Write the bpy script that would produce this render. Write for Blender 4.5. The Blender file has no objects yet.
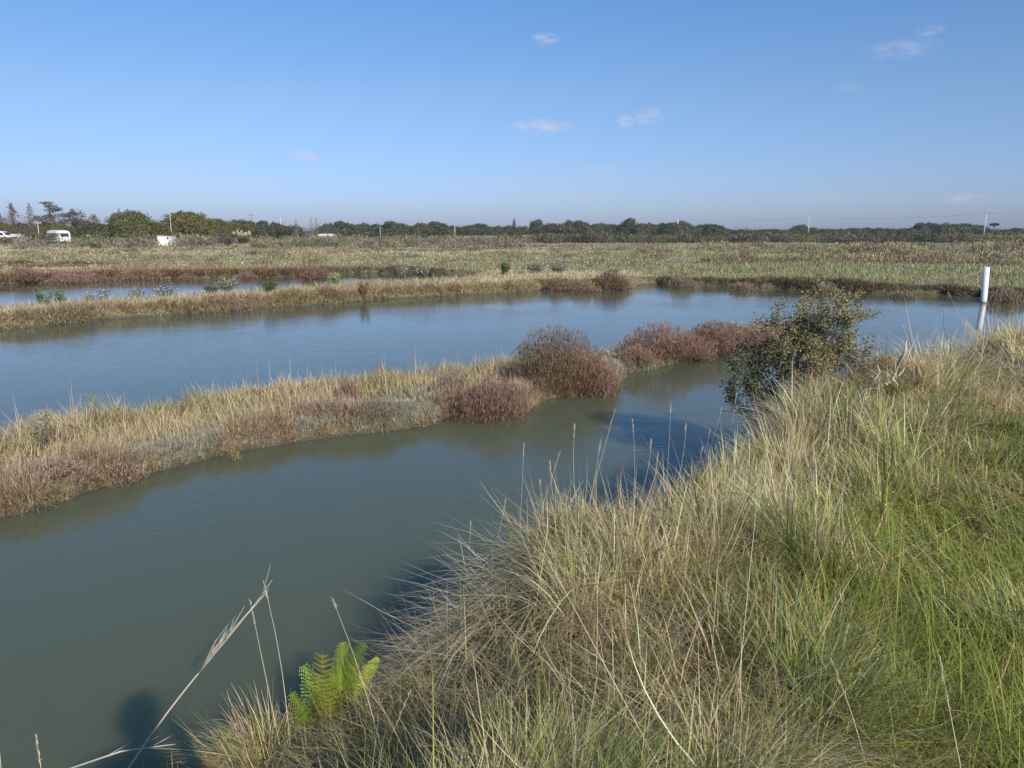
import bpy, math, random
import numpy as np
from mathutils import Vector, Matrix
rad = math.radians
rng = np.random.default_rng(7)
random.seed(7)
scene = bpy.context.scene
COL = scene.collection

# ------------------------------------------------------------------ camera
W, H, F = 1024, 768, 731.0
CAMZ, HORIZ = 2.6, 232.6
PITCH = math.atan((384 - HORIZ) / F)
cd = bpy.data.cameras.new('camera')
cam = bpy.data.objects.new('camera', cd); COL.objects.link(cam)
cd.sensor_width = 36; cd.lens = F / W * 36; cd.clip_start = 0.05; cd.clip_end = 9000
cam.location = (0, 0, CAMZ); cam.rotation_euler = (math.pi / 2 - PITCH, 0, 0)
scene.camera = cam
sp, cp = math.sin(PITCH), math.cos(PITCH)

def at(px, py, z=0.0):
    """the world point at height z seen at a pixel of the photograph"""
    u, v = (px - 512) / F, (py - 384) / F
    d = (u, cp - v * sp, -(sp + v * cp))
    t = (z - CAMZ) / d[2]
    return (d[0] * t, d[1] * t, z)

def at_d(px, py, dist):
    """the world point at forward distance dist seen at a pixel"""
    u, v = (px - 512) / F, (py - 384) / F
    d = (u, cp - v * sp, -(sp + v * cp))
    t = dist / d[1]
    return (d[0] * t, dist, CAMZ + d[2] * t)

def project(x, y, z):
    zz = z - CAMZ
    fwd = y * cp - zz * sp
    up = y * sp + zz * cp
    fwd = np.maximum(fwd, 1e-3)
    return 512 + F * x / fwd, 384 - F * up / fwd

# ------------------------------------------------------------------ world, sun, exposure
SUN_EL = rad(30.5)
sun_xy = np.array([2.12, -3.91]); sun_xy /= np.linalg.norm(sun_xy)
world = bpy.data.worlds.new("World"); scene.world = world; world.use_nodes = True
nt = world.node_tree; N = nt.nodes; L = nt.links
bg = N['Background']
sky = N.new('ShaderNodeTexSky'); sky.sky_type = 'NISHITA'; sky.sun_disc = False
sky.sun_elevation = SUN_EL
sky.sun_rotation = math.atan2(sun_xy[0], sun_xy[1])
sky.air_density = 1.0; sky.dust_density = 0.6; sky.ozone_density = 2.2; sky.altitude = 0
bg.inputs['Strength'].default_value = 0.105

def vm(op, a=None, b=None):
    n = N.new('ShaderNodeVectorMath'); n.operation = op
    for i, q in enumerate((a, b)):
        if q is None: continue
        if isinstance(q, (tuple, list, Vector)): n.inputs[i].default_value = tuple(q)
        else: L.new(q, n.inputs[i])
    return n
def mt(op, a=None, b=None, clamp=False):
    n = N.new('ShaderNodeMath'); n.operation = op; n.use_clamp = clamp
    for i, q in enumerate((a, b)):
        if q is None: continue
        if isinstance(q, (int, float)): n.inputs[i].default_value = q
        else: L.new(q, n.inputs[i])
    return n.outputs[0]
tc = N.new('ShaderNodeTexCoord')
dirv = tc.outputs['Generated']
no = N.new('ShaderNodeTexNoise'); no.inputs['Scale'].default_value = 62; no.inputs['Detail'].default_value = 7
no.inputs['Roughness'].default_value = 0.62
mp = vm('MULTIPLY', dirv, (1, 1, 2.6)); L.new(mp.outputs[0], no.inputs['Vector'])
total = None
# px, py, half width px, half height px, strength
for (px, py, hw, hh, st) in [(545, 39, 15, 6, .6), (541, 126, 32, 7, .85), (648, 116, 15, 9, .65), (625, 122, 9, 7, .7), (902, 49, 32, 9, .36),
                             (930, 30, 12, 5, .35), (305, 157, 15, 6, .95), (598, 170, 24, 7, .25), (968, 199, 20, 5, .5), (60, 162, 60, 7, .16),
                             (560, 196, 60, 6, .15), (820, 198, 50, 5, .16), (200, 182, 70, 8, .12), (850, 87, 12, 5, .2)]:
    u, v = (px - 512) / F, (py - 384) / F
    c = Vector((u, cp - v * sp, -(sp + v * cp))).normalized()
    right = c.cross(Vector((0, 0, 1))).normalized(); up = right.cross(c).normalized()
    a = mt('MULTIPLY', vm('DOT_PRODUCT', dirv, right).outputs['Value'], F / hw)
    b = mt('MULTIPLY', vm('DOT_PRODUCT', dirv, up).outputs['Value'], F / hh)
    front = mt('GREATER_THAN', vm('DOT_PRODUCT', dirv, c).outputs['Value'], 0)
    r2 = mt('ADD', mt('MULTIPLY', a, a), mt('MULTIPLY', b, b))
    m = mt('MULTIPLY', mt('SUBTRACT', 1.0, r2, True), front)
    m = mt('MULTIPLY', m, st)
    total = m if total is None else mt('ADD', total, m)
nz = mt('MULTIPLY', mt('SUBTRACT', no.outputs['Fac'], 0.36, True), 3.4, True)
mask = mt('MULTIPLY', total, nz, True)
mx = N.new('ShaderNodeMix'); mx.data_type = 'RGBA'
sz_ = N.new('ShaderNodeSeparateXYZ'); L.new(dirv, sz_.inputs[0])
rp = N.new('ShaderNodeValToRGB'); e = rp.color_ramp.elements      # camera white balance of the sky by height above the horizon
e[0].position = 0.0; e[0].color = (.475, .56, .97, 1); e[1].position = .28; e[1].color = (.53, .75, 1.0, 1)
em = e.new(.165); em.color = (.59, .69, .88, 1)
L.new(sz_.outputs['Z'], rp.inputs[0])
tint = vm('MULTIPLY', sky.outputs[0]); L.new(rp.outputs[0], tint.inputs[1])
tint2 = vm('SCALE', tint.outputs[0]); tint2.inputs['Scale'].default_value = 1.33
L.new(mask, mx.inputs['Factor']); L.new(tint2.outputs[0], mx.inputs['A'])
mx.inputs['B'].default_value = (6.2, 6.1, 7.2, 1)
L.new(mx.outputs['Result'], bg.inputs['Color'])

sd_ = bpy.data.lights.new('sun', 'SUN'); sd_.energy = 5.0; sd_.angle = rad(0.55); sd_.color = (1.0, 0.92, 0.78)
sun = bpy.data.objects.new('sun', sd_); COL.objects.link(sun)
dv = Vector((sun_xy[0] * math.cos(SUN_EL), sun_xy[1] * math.cos(SUN_EL), math.sin(SUN_EL)))
sun.rotation_euler = dv.to_track_quat('Z', 'Y').to_euler(); sun.location = (20, -20, 30)
vs = scene.view_settings
vs.view_transform = 'Standard'; vs.look = 'None'; vs.gamma = 1; vs.exposure = 0.0; vs.use_curve_mapping = False
scene.cycles.max_bounces = 6; scene.cycles.diffuse_bounces = 3; scene.cycles.glossy_bounces = 3
scene.cycles.transmission_bounces = 4; scene.cycles.transparent_max_bounces = 6; scene.cycles.volume_bounces = 0
scene.cycles.use_denoising = True

# ------------------------------------------------------------------ numeric helpers
def _hash(ix, iy, seed):
    n = (ix.astype(np.int64) * 374761393 + iy.astype(np.int64) * 668265263 + seed * 1274126177) & 0xffffffff
    n = ((n ^ (n >> 13)) * 1274126177) & 0xffffffff
    n = n ^ (n >> 16)
    return (n & 0xffffff) / float(0xffffff)
def vnoise(x, y, seed=0):
    x0, y0 = np.floor(x), np.floor(y); fx, fy = x - x0, y - y0
    fx = fx * fx * (3 - 2 * fx); fy = fy * fy * (3 - 2 * fy)
    a = _hash(x0, y0, seed); b = _hash(x0 + 1, y0, seed); c = _hash(x0, y0 + 1, seed); d = _hash(x0 + 1, y0 + 1, seed)
    return (a + (b - a) * fx) * (1 - fy) + (c + (d - c) * fx) * fy
def fbm(x, y, seed=0, oct=4, scale=1.0):
    s, a, t = 0, 1, 0
    for i in range(oct):
        s = s + a * vnoise(x * scale * 2 ** i + 17.3 * i, y * scale * 2 ** i - 9.1 * i, seed + i); t += a; a *= .5
    return s / t
def sstep(a, b, x):
    t = np.clip((x - a) / (b - a), 0, 1); return t * t * (3 - 2 * t)
def sdist(x, y, poly):
    """signed distance to a polygon, positive inside"""
    x = np.asarray(x, float); y = np.asarray(y, float)
    d = np.full(x.shape, 1e18); ins = np.zeros(x.shape, bool); n = len(poly)
    for i in range(n):
        ax, ay = poly[i]; bx, by = poly[(i + 1) % n]
        ex, ey = bx - ax, by - ay
        t = np.clip(((x - ax) * ex + (y - ay) * ey) / (ex * ex + ey * ey + 1e-12), 0, 1)
        d = np.minimum(d, (x - ax - ex * t) ** 2 + (y - ay - ey * t) ** 2)
        if ay != by:
            ins ^= ((ay > y) != (by > y)) & (x < ex * (y - ay) / (by - ay) + ax)
    d = np.sqrt(d)
    return np.where(ins, d, -d)
def P(*pts): return [at(px, py)[:2] for px, py in pts]

# ------------------------------------------------------------------ land outlines (waterlines)
POLY_A = [(-60, -20), (-20, -6), (-8, -1), (-3.3, 1.2), (-2.1, 2.0), (-1.55, 2.75), (-1.2, 3.2), (-.8, 3.5), (-.55, 3.95), (.0, 4.45), (.65, 4.95), (1.3, 5.7),
          (2.2, 7.1), (3.0, 8.2), (4.6, 9.0), (6.3, 10.4), (9, 12.2), (14, 14.2), (22, 17), (40, 22), (200, 55), (200, -200), (-200, -200)]
B_NEAR = P((13, 514), (76, 498), (133, 481), (199, 461), (246, 449), (340, 433), (426, 427), (450, 417), (489, 416), (529, 412), (545, 400), (612, 391), (622, 374), (670, 365), (726, 352), (767, 341), (800, 338))
B_FAR = P((806, 334), (760, 331), (700, 341), (640, 353), (600, 361), (520, 371), (490, 376), (416, 387), (340, 392), (282, 396), (199, 410), (133, 422), (86, 429), (43, 437), (0, 453))
POLY_B = [(-13, 0.6), (-7.6, 4.3)] + B_NEAR + B_FAR + [(-8.2, 6.6), (-14, 3.2)]
C_NEAR = P((0, 330), (53, 325.5), (110, 319), (199, 313), (259, 308), (340, 303), (377, 300), (428, 297), (510, 293), (551, 289.5), (602, 290), (630, 288.5), (637, 285))
C_FAR = P((480, 278), (466, 285), (377, 289.5), (326, 293.5), (260, 299), (178, 306), (76, 314), (0, 319))
E_UP = P((-100, 288), (0, 285.5), (30, 283), (61, 283), (114, 279.5), (178, 279), (260, 278), (300, 276), (352, 273.5), (402, 273.5), (445, 275))
D_NEAR = P((655, 284.5), (678, 286), (716, 286), (754, 287.5), (799, 289), (850, 292), (902, 294), (940, 295), (979, 297), (1024, 301), (1120, 307))
POLY_D = [(-3000, 30), (-120, 24)] + E_UP + C_FAR + [(-40, 12.5), (-80, 2), (-80, -6), (-40, 9)] + C_NEAR + D_NEAR + [(27, 23), (41, 27), (62, 33), (200, 72), (3000, 500), (3000, 4000), (-3000, 4000)]
POLY_F = P((8, 272.3), (60, 271), (145, 270.3), (146, 268.6), (90, 268.2), (45, 268), (8, 268.4))

def edge_wob(x, y, k=1.0):
    return (fbm(x, y, 11, 4, 1.1) - .5) * .45 * k + (fbm(x, y, 23, 2, 6.0) - .5) * .10 * k
def sds(x, y):
    r = np.hypot(x, y)
    w = edge_wob(x, y, 1.0)
    a = sdist(x, y, POLY_A) + w * .8
    b = sdist(x, y, POLY_B) + w * .75
    d = np.minimum(sdist(x, y, POLY_D), -sdist(x, y, POLY_F)) + w * (1 + .01 * r)
    return a, b, d
def ground(x, y, parts=False):
    x = np.asarray(x, float); y = np.asarray(y, float)
    a, b, d = sds(x, y)
    def prof(s, top, w): return np.where(s > 0, top * (1 - np.exp(-np.maximum(s, 0) / w)) + .02, np.maximum(s * .9, -.7))
    n1 = fbm(x, y, 5, 4, .5); n2 = fbm(x, y, 31, 3, 2.2)
    ridge = np.exp(-((a - 1.25) / .75) ** 2) * sstep(.5, 4.0, x) * .24
    hollow = np.exp(-((a - 3.3) / 1.0) ** 2) * .14
    wc = .85 + .95 * sstep(3.7, 2.0, y)
    za = np.where(a > 0, .02 + .15 * (1 - np.exp(-np.maximum(a, 0) / .12)) + .84 * sstep(.16 * wc, 1.12 * wc, a), np.maximum(a * .9, -.7)) + np.where(a > 0, ridge - hollow + (n1 - .5) * .22 * np.minimum(a, 1) + (n2 - .5) * .09 * np.minimum(a, 1), 0)
    zb = prof(b, .20, .09) + np.where(b > 0, (n1 - .5) * .16 * np.minimum(b * 1.5, 1) + (n2 - .5) * .05, 0)
    far = sstep(45, 90, y)
    zd = prof(d, .34, .12) + np.where(d > 0, (fbm(x, y, 71, 3, .12) - .5) * .30 * np.minimum(d * .5, 1) + (n1 - .5) * .12 * np.minimum(d, 1) + .1 * far, 0)
    z = np.maximum(np.maximum(za, zb), zd)
    if parts: return z, a, b, d
    return z
ORD = ['leftmost', 'second', 'third', 'fourth', 'fifth', 'sixth', 'seventh', 'eighth', 'ninth', 'tenth', 'eleventh', 'twelfth', 'thirteenth']
def nth(i, n): return 'leftmost' if i == 0 else ('rightmost' if i == n - 1 else ORD[i] + ' from the left')
def gz(x, y): return float(ground(np.array([x]), np.array([y]))[0])

# ------------------------------------------------------------------ mesh helpers
def tag(o, label=None, cat=None, group=None, kind=None):
    if label: o['label'] = label
    if cat: o['category'] = cat
    if group: o['group'] = group
    if kind: o['kind'] = kind
    return o
def link(name, me, parent=None):
    o = bpy.data.objects.new(name, me); COL.objects.link(o)
    if parent: o.parent = parent
    return o
def empty(name, loc, rz=0, s=1.0):
    o = link(name, None); o.location = loc; o.rotation_euler = (0, 0, rz); o.scale = (s, s, s); o.empty_display_size = .2
    return o
def np_mesh(name, V, Q, mat, colors=None, smooth=False):
    """V (n,3), Q (m,k) faces of k corners"""
    me = bpy.data.meshes.new(name); V = np.asarray(V, np.float32); Q = np.asarray(Q, np.int32); m, k = Q.shape
    me.vertices.add(len(V)); me.vertices.foreach_set('co', V.ravel())
    me.loops.add(m * k); me.loops.foreach_set('vertex_index', Q.ravel())
    me.polygons.add(m); me.polygons.foreach_set('loop_start', np.arange(0, m * k, k, dtype=np.int32))
    me.polygons.foreach_set('loop_total', np.full(m, k, np.int32))
    if smooth: me.polygons.foreach_set('use_smooth', np.ones(m, bool))
    me.update(calc_edges=True)
    if colors is not None:
        ca = me.color_attributes.new('col', 'FLOAT_COLOR', 'POINT')
        c4 = np.ones((len(V), 4), np.float32); c4[:, :3] = colors; ca.data.foreach_set('color', c4.ravel())
    me.materials.append(mat)
    return me

def blades(base, az, phi0, kap, length, width, c0, c1, lev=4, twist=None):
    """curved tapering blades; returns V, Q, C"""
    n = len(base); s = np.linspace(0, 1, lev)
    dx, dy = np.cos(az), np.sin(az)
    if twist is None: twist = rng.uniform(-1.2, 1.2, n)
    pos = np.array(base, float).copy(); prev = None
    wx = -dy * np.cos(twist) + dx * np.sin(twist) * .5; wy = dx * np.cos(twist) + dy * np.sin(twist) * .5
    wn = np.sqrt(wx ** 2 + wy ** 2) + 1e-6; wx /= wn; wy /= wn
    V = np.zeros((n, lev, 2, 3)); C = np.zeros((n, lev, 2, 3))
    for i in range(lev):
        if i:
            ph = phi0 + kap * (s[i] + s[i - 1]) / 2; st = length * (s[i] - s[i - 1])
            pos[:, 0] += dx * np.sin(ph) * st; pos[:, 1] += dy * np.sin(ph) * st; pos[:, 2] += np.cos(ph) * st
        w = width * (1 - s[i] ** 1.6 * .92) * .5 if lev > 2 else width * (.5 if i == 0 else .12)
        V[:, i, 0, 0] = pos[:, 0] - wx * w; V[:, i, 0, 1] = pos[:, 1] - wy * w; V[:, i, 0, 2] = pos[:, 2]
        V[:, i, 1, 0] = pos[:, 0] + wx * w; V[:, i, 1, 1] = pos[:, 1] + wy * w; V[:, i, 1, 2] = pos[:, 2]
        C[:, i, :, :] = (c0 * (1 - s[i]) + c1 * s[i])[:, None, :]
    idx = np.arange(n)[:, None] * (lev * 2)
    Q = np.concatenate([np.stack([idx[:, 0] + 2 * i, idx[:, 0] + 2 * i + 1, idx[:, 0] + 2 * i + 3, idx[:, 0] + 2 * i + 2], 1) for i in range(lev - 1)])
    return V.reshape(-1, 3), Q, C.reshape(-1, 3)
def join(parts):
    Vs, Qs, Cs, o = [], [], [], 0
    for V, Q, C in parts:
        Vs.append(V); Qs.append(Q + o); Cs.append(C); o += len(V)
    return np.concatenate(Vs), np.concatenate(Qs), np.concatenate(Cs)
def leaves(pts, size, col, up=.0, nrm=None, aspect=.6):
    """little quads at pts, random facing (nrm mixes in an outward normal)"""
    n = len(pts)
    a = rng.normal(size=(n, 3));
    if nrm is not None: a = a * .6 + nrm * 1.0
    a[:, 2] += up
    a /= np.linalg.norm(a, axis=1, keepdims=True) + 1e-9
    b = np.cross(a, rng.normal(size=(n, 3))); b /= np.linalg.norm(b, axis=1, keepdims=True) + 1e-9
    c = np.cross(a, b); size = np.broadcast_to(size, (n,))[:, None]
    b = b * size * .5; c = c * size * .5 * aspect
    V = np.stack([pts - b, pts - c * 1.0, pts + b, pts + c * 1.0], 1)
    Q = np.arange(4 * n).reshape(n, 4); C = np.repeat(col, 4, axis=0)
    return V.reshape(-1, 3), Q, C
def tube(pts, radii, sides=6, col=(.3, .25, .2)):
    pts = [Vector(p) for p in pts]; V = []; Q = []
    for i, p in enumerate(pts):
        d = (pts[min(i + 1, len(pts) - 1)] - pts[max(i - 1, 0)]).normalized()
        ref = Vector((0, 0, 1)) if abs(d.z) < .9 else Vector((1, 0, 0))
        a = d.cross(ref).normalized(); b = d.cross(a).normalized()
        for k in range(sides):
            t = 2 * math.pi * k / sides
            V.append(p + (a * math.cos(t) + b * math.sin(t)) * radii[i])
    for i in range(len(pts) - 1):
        for k in range(sides):
            Q.append((i * sides + k, i * sides + (k + 1) % sides, (i + 1) * sides + (k + 1) % sides, (i + 1) * sides + k))
    n = len(V); V.append(pts[-1] + (pts[-1] - pts[-2]).normalized() * radii[-1] * .4); V.append(pts[0])
    for k in range(0, sides, 2):
        e = (len(pts) - 1) * sides
        Q.append((e + k, e + (k + 1) % sides, e + (k + 2) % sides, n))
        Q.append(((k + 2) % sides, (k + 1) % sides, k, n + 1))
    return np.array([tuple(v) for v in V]), np.array(Q), np.tile(np.array(col, float), (len(V), 1))

# ------------------------------------------------------------------ materials
def mat_new(name):
    m = bpy.data.materials.new(name); m.use_nodes = True
    t = m.node_tree; b = t.nodes['Principled BSDF']
    return m, t, b
def veg_mat(name, trans=.3, rough=.6, spec=.25):
    m, t, b = mat_new(name); n = t.nodes; l = t.links
    at_ = n.new('ShaderNodeAttribute'); at_.attribute_name = 'col'
    g = n.new('ShaderNodeNewGeometry')
    nz = n.new('ShaderNodeTexNoise'); nz.inputs['Scale'].default_value = 14; l.new(g.outputs['Position'], nz.inputs['Vector'])
    mr = n.new('ShaderNodeMapRange'); mr.inputs['To Min'].default_value = .8; mr.inputs['To Max'].default_value = 1.2; l.new(nz.outputs['Fac'], mr.inputs['Value'])
    mu = n.new('ShaderNodeVectorMath'); mu.operation = 'SCALE'; l.new(at_.outputs['Color'], mu.inputs[0]); l.new(mr.outputs[0], mu.inputs['Scale'])
    l.new(mu.outputs[0], b.inputs['Base Color'])
    b.inputs['Roughness'].default_value = rough; b.inputs['Specular IOR Level'].default_value = spec
    tr = n.new('ShaderNodeBsdfTranslucent'); l.new(mu.outputs[0], tr.inputs['Color'])
    mi = n.new('ShaderNodeMixShader'); mi.inputs[0].default_value = trans
    l.new(b.outputs[0], mi.inputs[1]); l.new(tr.outputs[0], mi.inputs[2])
    l.new(mi.outputs[0], n['Material Output'].inputs['Surface'])
    return m
M_GRASS = veg_mat('grass_blades', .3)
M_LEAF = veg_mat('leaves', .22, .5, .3)
M_TWIG = veg_mat('twigs', .0, .8, .2)
def plain(name, col, rough=.6, var=.12, scale=6, metal=0, bump=0):
    m, t, b = mat_new(name); n = t.nodes; l = t.links
    tcn = n.new('ShaderNodeTexCoord')
    nz = n.new('ShaderNodeTexNoise'); nz.inputs['Scale'].default_value = scale; nz.inputs['Detail'].default_value = 6; l.new(tcn.outputs['Object'], nz.inputs['Vector'])
    cr = n.new('ShaderNodeMix'); cr.data_type = 'RGBA'
    cr.inputs['A'].default_value = (*[c * (1 - var) for c in col], 1); cr.inputs['B'].default_value = (*[min(1, c * (1 + var)) for c in col], 1)
    l.new(nz.outputs['Fac'], cr.inputs['Factor']); l.new(cr.outputs['Result'], b.inputs['Base Color'])
    b.inputs['Roughness'].default_value = rough; b.inputs['Metallic'].default_value = metal
    if bump:
        bn = n.new('ShaderNodeBump'); bn.inputs['Strength'].default_value = bump; l.new(nz.outputs['Fac'], bn.inputs['Height']); l.new(bn.outputs[0], b.inputs['Normal'])
    return m

# soil
M_SOIL, t, b = mat_new('soil'); n = t.nodes; l = t.links
g = n.new('ShaderNodeNewGeometry')
n1 = n.new('ShaderNodeTexNoise'); n1.inputs['Scale'].default_value = .35; n1.inputs['Detail'].default_value = 8; n1.inputs['Roughness'].default_value = .65
n2 = n.new('ShaderNodeTexNoise'); n2.inputs['Scale'].default_value = 14; n2.inputs['Detail'].default_value = 6
for q in (n1, n2): l.new(g.outputs['Position'], q.inputs['Vector'])
cr = n.new('ShaderNodeValToRGB'); e = cr.color_ramp.elements
e[0].position = .3; e[0].color = (.17, .14, .085, 1); e[1].position = .7; e[1].color = (.33, .28, .17, 1)
e2 = e.new(.5); e2.color = (.24, .22, .11, 1)
l.new(n1.outputs['Fac'], cr.inputs[0])
mu = n.new('ShaderNodeMix'); mu.data_type = 'RGBA'; mu.blend_type = 'MULTIPLY'; mu.inputs['Factor'].default_value = .6
l.new(cr.outputs[0], mu.inputs['A']); l.new(n2.outputs['Color'], mu.inputs['B'])
sx = n.new('ShaderNodeSeparateXYZ'); l.new(g.outputs['Position'], sx.inputs[0])
mr = n.new('ShaderNodeMapRange'); mr.inputs['From Min'].default_value = .02; mr.inputs['From Max'].default_value = .12; l.new(sx.outputs['Z'], mr.inputs['Value'])
mw = n.new('ShaderNodeMix'); mw.data_type = 'RGBA'; l.new(mr.outputs[0], mw.inputs['Factor'])
mw.inputs['A'].default_value = (.075, .065, .045, 1); l.new(mu.outputs['Result'], mw.inputs['B'])
l.new(mw.outputs['Result'], b.inputs['Base Color']); b.inputs['Roughness'].default_value = .9
bn = n.new('ShaderNodeBump'); bn.inputs['Strength'].default_value = .6; bn.inputs['Distance'].default_value = .03
l.new(n2.outputs['Fac'], bn.inputs['Height']); l.new(bn.outputs[0], b.inputs['Normal'])

# water
M_WATER, t, b = mat_new('murky_water'); n = t.nodes; l = t.links
g = n.new('ShaderNodeNewGeometry')
big = n.new('ShaderNodeTexNoise'); big.inputs['Scale'].default_value = .16; big.inputs['Detail'].default_value = 3; l.new(g.outputs['Position'], big.inputs['Vector'])
sc_ = n.new('ShaderNodeVectorMath'); sc_.operation = 'MULTIPLY'; sc_.inputs[1].default_value = (1.0, 1.9, 1); l.new(g.outputs['Position'], sc_.inputs[0])
w1 = n.new('ShaderNodeTexNoise'); w1.inputs['Scale'].default_value = 6.5; w1.inputs['Detail'].default_value = 3; w1.inputs['Distortion'].default_value = .4; l.new(sc_.outputs[0], w1.inputs['Vector'])
w2 = n.new('ShaderNodeTexNoise'); w2.inputs['Scale'].default_value = 1.1; w2.inputs['Detail'].default_value = 2; l.new(sc_.outputs[0], w2.inputs['Vector'])
ad = n.new('ShaderNodeMath'); ad.operation = 'MULTIPLY_ADD'; l.new(w2.outputs['Fac'], ad.inputs[0]); ad.inputs[1].default_value = 1.1; l.new(w1.outputs['Fac'], ad.inputs[2])
st = n.new('ShaderNodeMapRange'); st.inputs['From Min'].default_value = .35; st.inputs['From Max'].default_value = .65; st.inputs['To Min'].default_value = .02; st.inputs['To Max'].default_value = .13
l.new(big.outputs['Fac'], st.inputs['Value'])
bn = n.new('ShaderNodeBump'); bn.inputs['Distance'].default_value = .05; l.new(st.outputs[0], bn.inputs['Strength']); l.new(ad.outputs[0], bn.inputs['Height'])
l.new(bn.outputs[0], b.inputs['Normal'])
mc = n.new('ShaderNodeMix'); mc.data_type = 'RGBA'; mc.inputs['A'].default_value = (.086, .106, .066, 1); mc.inputs['B'].default_value = (.098, .116, .072, 1); l.new(big.outputs['Fac'], mc.inputs['Factor'])
l.new(mc.outputs['Result'], b.inputs['Base Color']); b.inputs['Roughness'].default_value = .03; b.inputs['IOR'].default_value = 1.333
b.subsurface_method = 'BURLEY'; b.inputs['Subsurface Weight'].default_value = 1.0; b.inputs['Subsurface Radius'].default_value = (.6, 1.0, .8); b.inputs['Subsurface Scale'].default_value = .5

# ------------------------------------------------------------------ ground sheet and water
def ground_sheet():
    r = np.concatenate([np.geomspace(.35, 60, 560), np.geomspace(60, 620, 70)[1:]])
    th = np.concatenate([np.arange(-52, 62, .22), np.arange(62, 308, 3.0)])   # degrees clockwise from +Y
    th = np.radians(th); R, T = np.meshgrid(r, th, indexing='ij')
    X, Y = R * np.sin(T), R * np.cos(T); Z = ground(X, Y)
    nr, nth = X.shape
    V = np.stack([X, Y, Z], -1).reshape(-1, 3)
    i, j = np.meshgrid(np.arange(nr - 1), np.arange(nth), indexing='ij'); j2 = (j + 1) % nth
    Q = np.stack([i * nth + j, (i + 1) * nth + j, (i + 1) * nth + j2, i * nth + j2], -1).reshape(-1, 4)
    V = np.vstack([V, [[0, 0, gz(0, 0)]]])
    me = np_mesh('ground', V, Q, M_SOIL, smooth=True)
    o = link('ground', me); tag(o, kind='structure')
ground_sheet()
me = bpy.data.meshes.new('water'); S = 640
me.from_pydata([(-S, -S, 0), (S, -S, 0), (S, S, 0), (-S, S, 0)], [], [(0, 1, 2, 3)]); me.materials.append(M_WATER)
tag(link('water', me), kind='structure')

# ------------------------------------------------------------------ haze
def box_mesh(name, lo, hi, mat):
    x0, y0, z0 = lo; x1, y1, z1 = hi
    me = bpy.data.meshes.new(name)
    me.from_pydata([(x0, y0, z0), (x1, y0, z0), (x1, y1, z0), (x0, y1, z0), (x0, y0, z1), (x1, y0, z1), (x1, y1, z1), (x0, y1, z1)], [],
                   [(0, 3, 2, 1), (4, 5, 6, 7), (0, 1, 5, 4), (1, 2, 6, 5), (2, 3, 7, 6), (3, 0, 4, 7)])
    me.materials.append(mat); return me
HAZE = True
if HAZE:
    mh = bpy.data.materials.new('haze'); mh.use_nodes = True; t = mh.node_tree; t.nodes.clear()
    out = t.nodes.new('ShaderNodeOutputMaterial'); pv = t.nodes.new('ShaderNodeVolumePrincipled')
    pv.inputs['Color'].default_value = (.62, .76, 1, 1); pv.inputs['Density'].default_value = .00028; pv.inputs['Anisotropy'].default_value = .2
    t.links.new(pv.outputs[0], out.inputs['Volume'])
    tag(link('haze', box_mesh('haze', (-660, -660, -2), (660, 660, 16), mh)), kind='stuff')

# ------------------------------------------------------------------ colours
def cm(*c): return np.array(c, float)
STRAW, PALE, OLIVE, GREEN = cm(.70, .54, .27), cm(.88, .74, .49), cm(.37, .34, .09), cm(.21, .28, .045)
BROWN, PINK, RED, GREY = cm(.31, .225, .125), cm(.38, .25, .19), cm(.30, .12, .09), cm(.44, .44, .37)
def mix(a, b, t): t = np.asarray(t)[..., None]; return a * (1 - t) + b * t
def jitter(c, s=.15, hue=.05):
    n = len(c); return np.clip(c * (1 + rng.normal(0, s, (n, 1))) * (1 + rng.normal(0, hue, (n, 3))), .01, .85)

# ------------------------------------------------------------------ near bank grass
def near_zone(x, y, a):
    px, py = project(x, y, np.full(np.shape(x), .95))
    n1 = fbm(x, y, 101, 4, .9); n2 = fbm(x, y, 140, 3, 2.6); n3 = fbm(x, y, 170, 3, .6)
    edge = 1 - sstep(.9, 2.4, a + (n2 - .5) * 1.6)
    front = np.exp(-((x - .05) / .75) ** 2 - ((y - 1.9) / .9) ** 2)          # straw patch in the middle foreground
    green = sstep(.44, .60, n1 * .5 + .5 * n3 + .10 * sstep(1.2, 2.8, a) - .015 + .34 * sstep(700, 980, px) * sstep(440, 620, py) - .12 * front)
    green = green * (1 - .70 * edge)
    return n1, n2, n3, edge, front, green
FERN = (-.93, 3.20)
def keep_open(x, y, h):
    """short growth round the fern and in front of the bare branch"""
    f = np.exp(-((x - FERN[0]) / .40) ** 2 - ((y - FERN[1] + .28) / .5) ** 2)
    f2 = np.exp(-((x - 3.15) / .7) ** 2 - ((y - 6.4) / .8) ** 2)
    return h * (1 - .58 * f) * (1 - .5 * f2)
def wc_of(y): return .85 + .95 * sstep(3.7, 2.0, y)
def worley(x, y, s_, seed=3):
    """distance to the nearest clump centre, its direction and its own random number"""
    cx, cy = np.floor(x / s_), np.floor(y / s_); best = np.full(x.shape, 9e9); bx = x * 0; by = x * 0; br = x * 0
    for i in (-1, 0, 1):
        for j in (-1, 0, 1):
            px_ = (cx + i + _hash(cx + i, cy + j, seed)) * s_; py_ = (cy + j + _hash(cx + i, cy + j, seed + 1)) * s_
            d = np.hypot(x - px_, y - py_); k = d < best
            best = np.where(k, d, best); bx = np.where(k, px_, bx); by = np.where(k, py_, by); br = np.where(k, _hash(cx + i, cy + j, seed + 2), br)
    return best, np.arctan2(y - by, x - bx), br
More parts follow.
